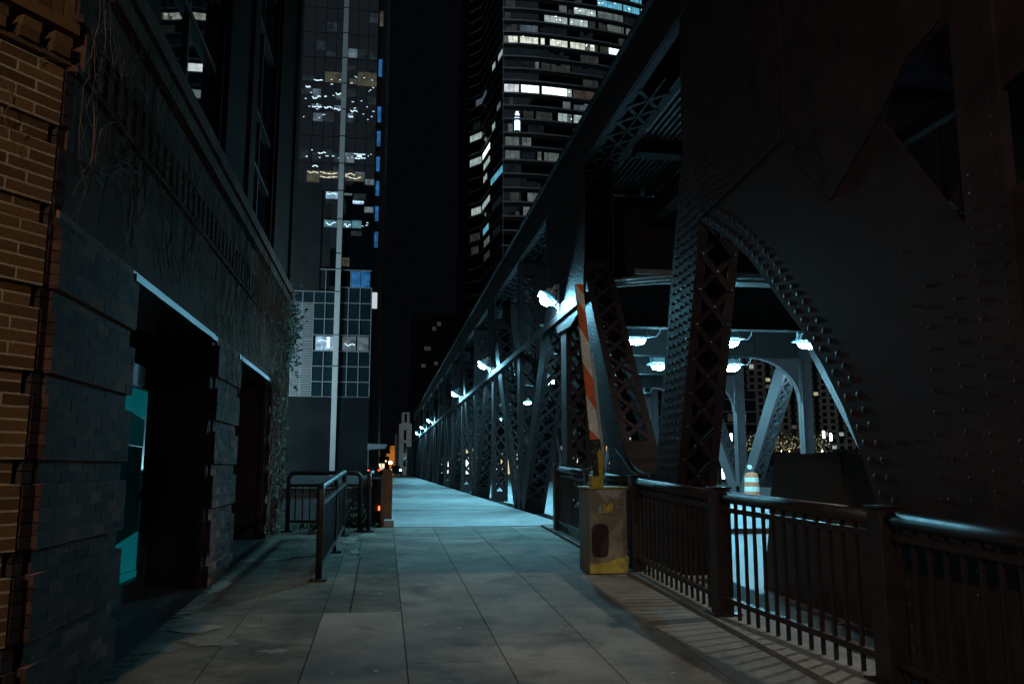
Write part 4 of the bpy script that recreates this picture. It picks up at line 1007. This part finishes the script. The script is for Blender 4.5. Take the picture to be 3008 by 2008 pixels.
T2W = [(-2,38.5,42.5,'C'),(-1,27.7,35.7,'C'),(-1,36.1,41.6,'C'),(-1,42,47,'C'),(0,16.1,18.4,'p'),(0,18.8,20.0,'d'),(0,20.5,27.2,'P'),(0,27.8,35.9,'p'),(0,36.4,41.6,'n'),(1,11.7,18.5,'P'),(1,19.2,24.7,'P'),(1,25.0,27.0,'d'),(1,28.0,30.5,'d'),(1,30.7,36.1,'p'),(1,36.8,40.9,'p'),(2,.6,4.0,'d'),(2,4.7,9.8,'m'),(2,10.4,18.4,'n'),(2,22.1,26.2,'n'),(3,.1,4.1,'W'),(3,4.7,9.9,'W'),(3,10.6,11.8,'W'),(3,13.3,18.5,'W'),(3,19.3,26.7,'W'),(3,26.75,27.7,'p'),(3,28.3,30.9,'d'),(3,31.1,36.6,'X'),(4,22.3,27.8,'d'),(4,7,19,'n'),(5,.9,8.6,'n'),(5,9,10.1,'p'),(5,10.7,13.4,'d'),(5,13.6,19.3,'d'),(5,19.6,32.7,'n'),(7,.3,4.4,'V'),(7,5,10.1,'X'),(7,10.9,19.6,'X'),(7,20,28.2,'r'),(8,16.9,19.2,'p'),(8,20.1,26.2,'m'),(9,15.5,19.6,'P'),(9,20.1,24.6,'P'),(9,24.9,33,'d'),(9,38,44,'P'),(10,36,42,'P'),(11,.6,4.4,'p'),(11,5.2,7.8,'p'),(12,.6,4.6,'p'),(12,9.5,10.7,'p'),(12,11.4,12.5,'p'),(12,12.6,15.7,'p'),(12,34,38,'p'),(14,5.2,10.7,'n'),(15,1.9,4.5,'p'),(15,6.7,10.2,'p'),(16,3.3,4.5,'d'),(16,5.5,7.4,'p')]
for k, s0, s1, c in T2W:
    n = max(1, int(round((s1-s0)/1.55))); z = ZS[k]
    for i in range(n):
        a, b2 = s0+(s1-s0)*i/n, s0+(s1-s0)*(i+1)/n; p, q = at(a+.05,.0), at(b2-.05,.0)
        h = 2.75 if c not in 'dnm' or random.random() < .6 else random.uniform(1.4,2.4)
        cc = c
        if c in 'XWPp' and random.random() < .12: cc = {'X':'P','W':'p','P':'p','p':'d'}[c]
        MB().add([(p.x,p.y,z+.24),(q.x,q.y,z+.24),(q.x,q.y,z+h),(p.x,p.y,z+h)], [(0,1,2,3)]).build('lit_window', E2[cc], T2)
for k in range(-2, 24):             # faint rooms on the other floors
    s_ = random.uniform(.3,2)
    while s_ < 46:
        w = random.uniform(1,5)
        if not any(a[0] == k and a[1]-.3 < s_+w and s_ < a[2]+.3 for a in T2W) and random.random() < .42:
            T2W.append((k, s_, s_+w, random.choice('nnnndddp' if k > 2 else 'nddp')))
            n = max(1, int(round(w/1.55))); z = ZS[k]; c = T2W[-1][3]
            for i in range(n):
                p, q = at(s_+w*i/n+.05), at(s_+w*(i+1)/n-.05); MB().add([(p.x,p.y,z+.24),(q.x,q.y,z+.24),(q.x,q.y,z+2.5),(p.x,p.y,z+2.5)], [(0,1,2,3)]).build('dim_pane', E2[c], T2)
        s_ += w + random.uniform(.4,3)
M['spot'] = emit('ceiling_spot', (1,.98,.9), 2.2)
for k, s0, s1, c in T2W:            # ceiling lights seen through the panes
    if c in 'WXPC':
        for i in range(int((s1-s0)/2.2)):
            p = at(s0 + random.uniform(.2, s1-s0-.2), .03); z = ZS[k] + random.uniform(1.2,2.4); w = random.uniform(.12,.3); MB().box(p.x-w,p.x+w,p.y-.02,p.y+.0,z-.12,z+.12).build('ceiling_light', M['spot'], T2)
p = at(3.9,.1); M['logo'] = emit('blue_white_sign', (.55,.72,1), 2.6)
MB().prism([(p.x-.75,92.3),(p.x-.4,92.7),(p.x,92.5),(p.x+.4,92.7),(p.x+.75,92.3),(p.x+.75,95.1),(p.x+.5,95.4),(p.x-.5,95.4),(p.x-.75,95.1)], 'y', p.y-.12, p.y-.02).build('lit_sign', M['logo'], T2)
B(p.x-.7,p.x+.7,p.y-.12,p.y-.02,95.9,96.2).build('lit_sign', M['logo'], T2); B(p.x-.6,p.x+.6,p.y-.12,p.y-.02,96.8,97.3).build('lit_sign', M['logo'], T2); B(p.x-.4,p.x+.4,p.y-.12,p.y-.02,97.5,97.9).build('lit_sign', M['logo'], T2)
def sidewin(seg, u0, u1, k, c, n=3):
    a, b2 = Vector(side[seg]), Vector(side[seg+1]); d = (b2-a).normalized(); nn_ = Vector((d.y,-d.x))
    for i in range(n):
        p = a.lerp(b2, u0+(u1-u0)*(i+.06)/n) + nn_*.03; q = a.lerp(b2, u0+(u1-u0)*(i+.94)/n) + nn_*.03; z = ZS[k]
        MB().add([(p.x,p.y,z+.24),(q.x,q.y,z+.24),(q.x,q.y,z+2.5),(p.x,p.y,z+2.5)], [(0,1,2,3)]).build('lit_window', E2[c], T2)
for a in ((2,.1,.35,4,'P'),(2,.6,.95,4,'P'),(0,.5,1,5,'m'),(1,.0,.5,5,'m'),(0,.05,.98,8,'P',5),(0,.05,.98,10,'P',5),(1,.1,.9,10,'X',4),(2,.1,.35,9,'P'),(2,.5,.8,8,'p'),(1,.2,.9,11,'P'),(2,.0,.98,13,'C',6),(0,.2,.98,14,'P',4),(1,.1,.9,14,'P',4),(1,.2,.8,16,'C'),(0,.1,.9,16,'d',4),(2,.1,.9,15,'n',5),(0,.2,.8,17,'d'),(1,.3,.9,17,'p'),(0,.3,.9,7,'n'),(1,.2,.6,12,'P',2),(1,.3,.9,18,'d'),(2,.2,.8,17,'n',4)): sidewin(*a)
B(30.30,30.48,215.3,215.5,0,160).build('corner_mullion', M['sill_l'], T2)

# ------------------------------------------------------------------ far end of the street
M['pale_stone'] = paint('pale_stone', (.42,.45,.45), .8, .6, .2, 0)
WB = thing('stone_facade', 'narrow pale stone building at the far end of the bridge', 'building', (3.2,143,0))
B(2.5,4.6,142,150,-.2,8.3).build('wall', M['pale_stone'], WB); B(2.9,4.2,141.9,150,8.3,10.2).build('attic', M['pale_stone'], WB); B(1.9,2.49,143,150,-.2,6.6).build('wing', M['pale_stone'], WB)
for z in (1.2,3.4,5.6): B(3.3,3.7,141.92,142.0,z,z+1.6).build('window', M['glass'], WB)
B(3.35,3.75,141.85,141.9,8.5,9.9).build('window', M['glass'], WB)
OB = thing('orange_building', 'orange lit brick building far down the street', 'building', (1.9,173,0))
M['ob'] = paint('orange_plaster', (.6,.36,.12), .8, .5, .2, 0); B(1.3,2.5,173,178,-.2,5.4).build('wall', M['ob'], OB); B(.6,1.29,173,178,-.2,3.8).build('wing', M['ob'], OB); B(.8,2.6,172.8,173,4.9,5.0).build('ledge', M['black'], OB)
M['sod2'] = emit('amber_lamp', (1,.5,.14), 260, lamp=True)
SL2 = thing('street_lamp', 'pair of glowing amber street lamps just above the rusty post', 'street lamp', (.95,165,0))
MB().tube([(.95,165,-.25),(.95,165,2.1)], .06, 6).build('pole', M['black'], SL2)
for dx in (-.36,.36): MB().lathe([(.02,-.27),(.25,-.18),(.32,0),(.25,.18),(.02,.27)], (.95+dx,165,1.95), 8).build('globe', M['sod2'], SL2)
MB().tube([(.5,165,2.25),(1.4,165,2.25)], .04, 5).build('cross_arm', M['black'], SL2)
SL3 = thing('street_lamp', 'added white lamp that lights the pale stone building behind the truss end', 'street lamp', (6.2,137,0))  # lamp added behind the truss to light the stone facade
MB().tube([(6.2,137,-.25),(6.2,137,5.2),(5.2,137,5.5)], .06, 6).build('pole', M['black'], SL3); M['wl'] = emit('added_white_lens', (.85,.95,1), 110, lamp=True)
MB().box(4.9,5.4,136.8,137.2,5.3,5.42).build('lens', M['wl'], SL3)
SH = thing('lit_shopfront', 'small warm lit shop front beyond the canopy at the street end', 'shop', (0,150,0))
B(-1.6,1.0,150,156,-.2,2.9).build('wall', M['tower_brown'], SH); M['shopw'] = emit('shop_window', (1,.8,.5), 1.1, .5, 2.0)
for x0, x1, z0, z1 in ((-.9,-.35,.6,1.7),(-.25,.2,.6,1.7),(.3,.55,1.9,2.3)): B(x0,x1,149.95,149.99,z0,z1).build('window', M['shopw'], SH)
TC = thing('parked_car', 'distant parked car with red tail lights under the canopy', 'car', (-1.2,113,0)); M['tail'] = emit('tail_light', (1,.06,.05), 4)
MB().prism([(-2.0,.1),(-.4,.1),(-.4,.8),(-.6,1.3),(-1.8,1.3),(-2.0,.8)], 'y', 108, 112).build('body', M['black'], TC)
for x in (-1.85,-.55): MB().box(x-.12,x+.12,107.95,107.99,.6,.75).build('tail_light', M['tail'], TC)
for x in (-1.9,-.5):
    for yy in (108.8,111.2): MB().tube([(x-.1,yy,.12),(x+.1,yy,.12)], .32, 12).build('wheel', M['rubber'], TC)
CA = thing('distant_car', 'distant car with white headlight at the end of the footway', 'car', (1.9,122,0))
M['headl'] = emit('headlight', (.8,.92,1), 30)
MB().prism([(.9,.1),(2.7,.1),(2.7,.75),(2.45,.8),(2.3,1.3),(1.3,1.3),(1.1,.8),(.9,.75)], 'y', 122.6, 126.5).build('body', M['black'], CA)
for dx in (1.15, 2.45): MB().tube([(dx,122.55,.62),(dx,122.6,.62)], .12, 10).build('headlight', M['headl'], CA)
for dx in (1.0, 2.6):
    for yy in (123.4,125.6): MB().tube([(dx-.1,yy,.12),(dx+.1,yy,.12)], .33, 12).build('wheel', M['rubber'], CA)
HB = thing('bridge_house', 'dark bridge house at the far end of the footway', 'building', (3.5,98,0))
B(2.7,4.4,97.7,100,-.25,3.2).build('wall', M['tower_dark'], HB); B(2.5,4.6,97.5,100.2,3.2,3.4).build('roof', M['tower_dark'], HB)
FT = thing('distant_tower', 'faint dark tower with a few lit windows behind the far chord', 'tower', (18,330,0))
B(10,30,330,350,-.2,62).build('wall', M['tower_dark'], FT)
for x, z in ((18,55),(15,47),(16,47),(20,57),(14,40),(19,41)): B(x,x+1.6,329.9,329.95,z,z+1.6).build('lit_window', E2['d'], FT)
SG = thing('shop_sign', 'glowing pink red sign board seen through the truss lattice', 'sign', (9,99,0))
M['pinks'] = emit('pink_sign', (.9,.30,.35), .6); B(8.0,9.2,99,99.1,.9,3.2).build('board', M['pinks'], SG); B(7.95,9.25,99.1,99.2,-.25,3.3).build('frame', M['black'], SG)
SG = thing('lit_hoarding', 'orange lit hoarding panel seen between the V braces', 'hoarding', (29,60,0))
M['hoard'] = emit('lit_orange_panel', (.75,.28,.16), .35, .2); M['hoardw'] = emit('lit_white_panel', (.9,.95,.9), 1.2)
B(18.7,20.6,66,66.1,.6,3.3).build('board', M['hoard'], SG); B(18.7,20.6,66,66.1,3.31,4.5).build('light_box', M['hoardw'], SG); B(18.8,18.9,66.11,66.2,-.1,4).build('leg', M['black'], SG)

# lit street fronts of the far bank, seen through the lattice
AC = thing('lit_shop_row', 'row of glowing shop fronts on the far bank seen through the lattice', 'shops', (18,106,0))
B(6.5,33,106,112,-.25,9).build('wall', M['tower_dark'], AC)
SHC = [((.95,.98,1),1.6),((1,.35,.42),.9),((1,.55,.2),.8),((.9,.95,1),.9),((1,.8,.5),.9)]
SHM = [emit('shop_light_%s' % 'abcde'[i], c, e, .5, 1.2) for i, (c, e) in enumerate(SHC)]
x = 7.0
while x < 32:
    w = random.uniform(.5,1.6); z0 = random.choice((.2,.3,.8)); h = random.uniform(1.2,3.2)
    B(x, x+w, 105.9, 105.98, z0, z0+h).build('shop_window', random.choice(SHM), AC)
    if random.random() < .5: B(x, x+w*.8, 105.9, 105.98, z0+h+.4, z0+h+.9).build('fascia_sign', random.choice(SHM), AC)
    x += w + random.uniform(.2,1.1)
# ------------------------------------------------------------------ apartments, lit trees and lamps beyond the far truss
EB = B(40, 400, 195, 420, -.24, 5.6).build('embankment', M['earth'], kind='structure')
AP = thing('apartment_block', 'beige apartment block with many small windows beyond the pale truss', 'building', (148,284,6))
B(122,200,283,300,5.6,75).build('wall', M['beige'], AP)
wp = B(-.8,.8,-.03,.02,-.75,.75).mesh('window', M['glass']); wl = [B(-.8,.8,-.03,.02,-.75,.75).mesh('window', e) for e in (emit('flat_lamp_warm',(.85,.75,.42),.45,.5,2.0), emit('flat_lamp_cool',(.7,.85,.8),.4,.5,2.0), emit('flat_lamp_dim',(.6,.55,.4),.10,.5,2.0))]
bal_m = MB().box(-1.3,1.3,-.9,0,-.15,.0).mesh('balcony', M['tower_dark'])
for i in range(17):
    for j in range(14):
        x = 124.6+i*3.05; z = 8+j*2.42
        r = random.random()
        inst('window', wp if r > .13 else random.choice(wl), AP, (x,282.97,z))
        if i % 3 == 1 and j > 1:
            B(x-1.2,x+1.2,282.3,282.99,z-1.2,z-.55).build('balcony', M['tower_dark'], AP)
GB = thing('glass_lowrise', 'dark low office block with glowing ground floor beyond the far truss', 'building', (100,240,6))
B(90,122,262,275,5.6,26).build('wall', M['tower_dark'], GB)
for z in (11,15,19,23): B(90,122,261.8,262,z,z+.5).build('floor_band', M['sill_l'], GB)
for x, k in ((101,'P'),(104,'V'),(108,'p'),(112,'d'),(116,'P')): B(x,x+2.2,261.9,261.95,16,18.6).build('lit_window', E2[k], GB)
LAMPS = [(82.3,190.9,8.2),(83.6,196,7.2),(100.6,188.1,8.7),(104.2,187.5,8.8),(105.9,187.3,8.2),(89.1,189.7,9.3)]
M['post_l'] = emit('post_lamp', (.85,.95,1), 14)
LT_ = ['leftmost tall white post lamp between the pale diagonals','short white post lamp just right of the leftmost one','white post lamp beside the pale far post','white post lamp middle of the three right of the pale post','rightmost white post lamp near the arched plate','small high white post lamp left of the leaning pale diagonal']
for (x,y,z), lab in zip(LAMPS, LT_):
    t = thing('post_lamp', lab, 'street lamp', (x,y,5.6), 'white post lamps beyond the river')
    MB().tube([(x,y,4.4),(x,y,z-.9)], .07, 6).build('pole', M['black'], t); MB().tube([(x,y,z-.85),(x,y,z+.85)], .26, 8).build('lamp_tube', M['post_l'], t)
t = thing('post_lamp', 'low white bollard lamp beyond the far railing left of the traffic drum', 'street lamp', (24.2,57.8,0), 'white post lamps beyond the river')
MB().tube([(24.2,57.8,-.1),(24.2,57.8,.2)], .05, 6).build('pole', M['black'], t); MB().tube([(24.2,57.8,.22),(24.2,57.8,.95)], .11, 8).build('lamp_tube', M['post_l'], t)
B(17.6,60,14.6,97,-.5,-.12).build('riverside_walk', M['kerb'], kind='structure')
M['leaf_glow'] = emit('leaf_speck_glow', (1,.93,.62), .7)
M['tleaf'] = paint('lit_foliage', (.10,.115,.05), .6, 1.5, .5, 0); M['upl'] = emit('uplight', (1,.88,.5), 160, lamp=True); M['upo'] = emit('orange_uplight', (1,.5,.2), 90, lamp=True)
def tree(x, y, z0, h, label):
    t = thing('tree', label, 'tree', (x,y,z0), 'trees with uplights beyond the river'); m = MB()
    m.tube([(x,y,z0),(x+.1,y,z0+h*.45)], [.22,.12], 7)
    m.build('trunk', M['bark'], t); m = MB(); lm = MB()
    for i in range(9):
        a = i*.7+x; e = Vector((x+math.cos(a)*h*.32, y+math.sin(a)*h*.3, z0+h*random.uniform(.55,1))); s_ = Vector((x+.08,y,z0+h*random.uniform(.25,.45))); m.tube([s_, (s_+e)/2+Vector((0,0,.2)), e], [.08,.05,.02], 5)
        for q in range(70):
            p = e + Vector((random.gauss(0,h*.11), random.gauss(0,h*.11), random.gauss(0,h*.10))); leaf(lm, p, random.uniform(.14,.34))
    m.build('limbs', M['bark'], t); lm.build('crown', M['tleaf'], t, kind='stuff')
    fm = MB()  # glowing specks that stand in for foliage lit by the uplights
    for q in range(34):
        p = Vector((x+random.gauss(0,h*.36), y-1.2, z0+.2+h*.95*random.random()**1.6)); w = random.uniform(.04,.14); fm.add([p+Vector((-w,0,-w)), p+Vector((w,0,-w*.6)), p+Vector((w*.7,0,w)), p+Vector((-w,0,w*.8))], [(0,1,2,3)])
    fm.build('lit_leaf_specks', M['leaf_glow'], t, kind='stuff')
TR = [(86.5,200,'lit leafy tree left of the leaning pale diagonal'),(90,196,'lit leafy tree behind the foot of the leaning pale diagonal'),(94.6,194,'lit tree right of the leaning pale diagonal'),(97.4,195,'lit tree with an orange uplight left of the pale far post'),(99.8,197,'lit tree directly behind the pale far post'),(103,198,'lit tree below the middle post lamps'),(106.5,196,'slim bright lit tree below the rightmost post lamp'),(109.5,197,'rightmost lit tree beside the far pale diagonal'),(82.8,203,'leftmost lit tree beyond the river')]
for i, (x,y,lab) in enumerate(TR):
    tree(x, y, 4.6, random.uniform(3.6,5.2), lab)
    t = thing('ground_uplight', 'ground uplight under the ' + lab.replace('leafy ',''), 'uplight', (x,y-1.5,4.6), 'uplights under the trees')
    for dx in (-.8,.9): MB().add([(x+dx-.2,y-1.8,4.85),(x+dx+.2,y-1.8,4.85),(x+dx+.2,y-1.55,5.05),(x+dx-.2,y-1.55,5.05)], [(0,1,2,3)]).build('lamp', M['upo'] if i == 3 and dx > 0 else M['upl'], t)
HG = thing('hedge', 'dark clipped hedge below the lit trees', 'hedge', (96,190,4)); m = MB()
B(70,130,190.2,191,-.2,4.5).build('parapet', M['tower_dark'], HG)
for i in range(3000): leaf(m, (random.uniform(75,118), random.uniform(189.8,191.2), random.uniform(4.2,5.2)), .4)
m.build('foliage', M['weed'], HG, kind='stuff')

# ------------------------------------------------------------------ sodium street lamp behind the camera
SS = thing('street_lamp', 'sodium street lamp on a pole behind the viewer lighting the orange brick', 'street lamp', (-3.6,-4.2,-.6))
MB().tube([(-4.6,-4.6,-.9),(-4.6,-4.6,6.2),(-4.4,-4.5,6.6),(-3.0,-4.0,6.75)], [.09,.06,.05,.04], 10).build('pole', M['rail'], SS, smooth=True)
MB().box(-3.15,-2.65,-4.15,-3.85,6.68,6.86).build('head', M['alum'], SS, bevel=.02); MB().box(-3.1,-2.7,-4.1,-3.9,6.62,6.679).build('lens', M['lens_s'], SS)

M['lens_t'] = emit('facade_lens', (.55,.85,1), 2300, lamp=True)  # unseen lamps put here to brighten the tower's fin and podium
for x, lab in ((-27,'unseen floodlight added on the far bank to light the glass tower, right one'),(-34,'unseen floodlight added on the far bank to light the glass tower, left one')):
    t = thing('unseen_floodlight', lab, 'floodlight', (x,100,-.25), 'unseen facade floodlights')
    MB().prism([(99.6,-.2),(100.4,-.2),(100.5,.3),(99.5,.8)], 'x', x-.5, x+.5).build('housing', M['black'], t)
    MB().add([(x-.45,99.52,.81),(x+.45,99.52,.81),(x+.45,100.5,.33),(x-.45,100.5,.33)], [(0,1,2,3)]).build('lens', M['lens_t'], t)
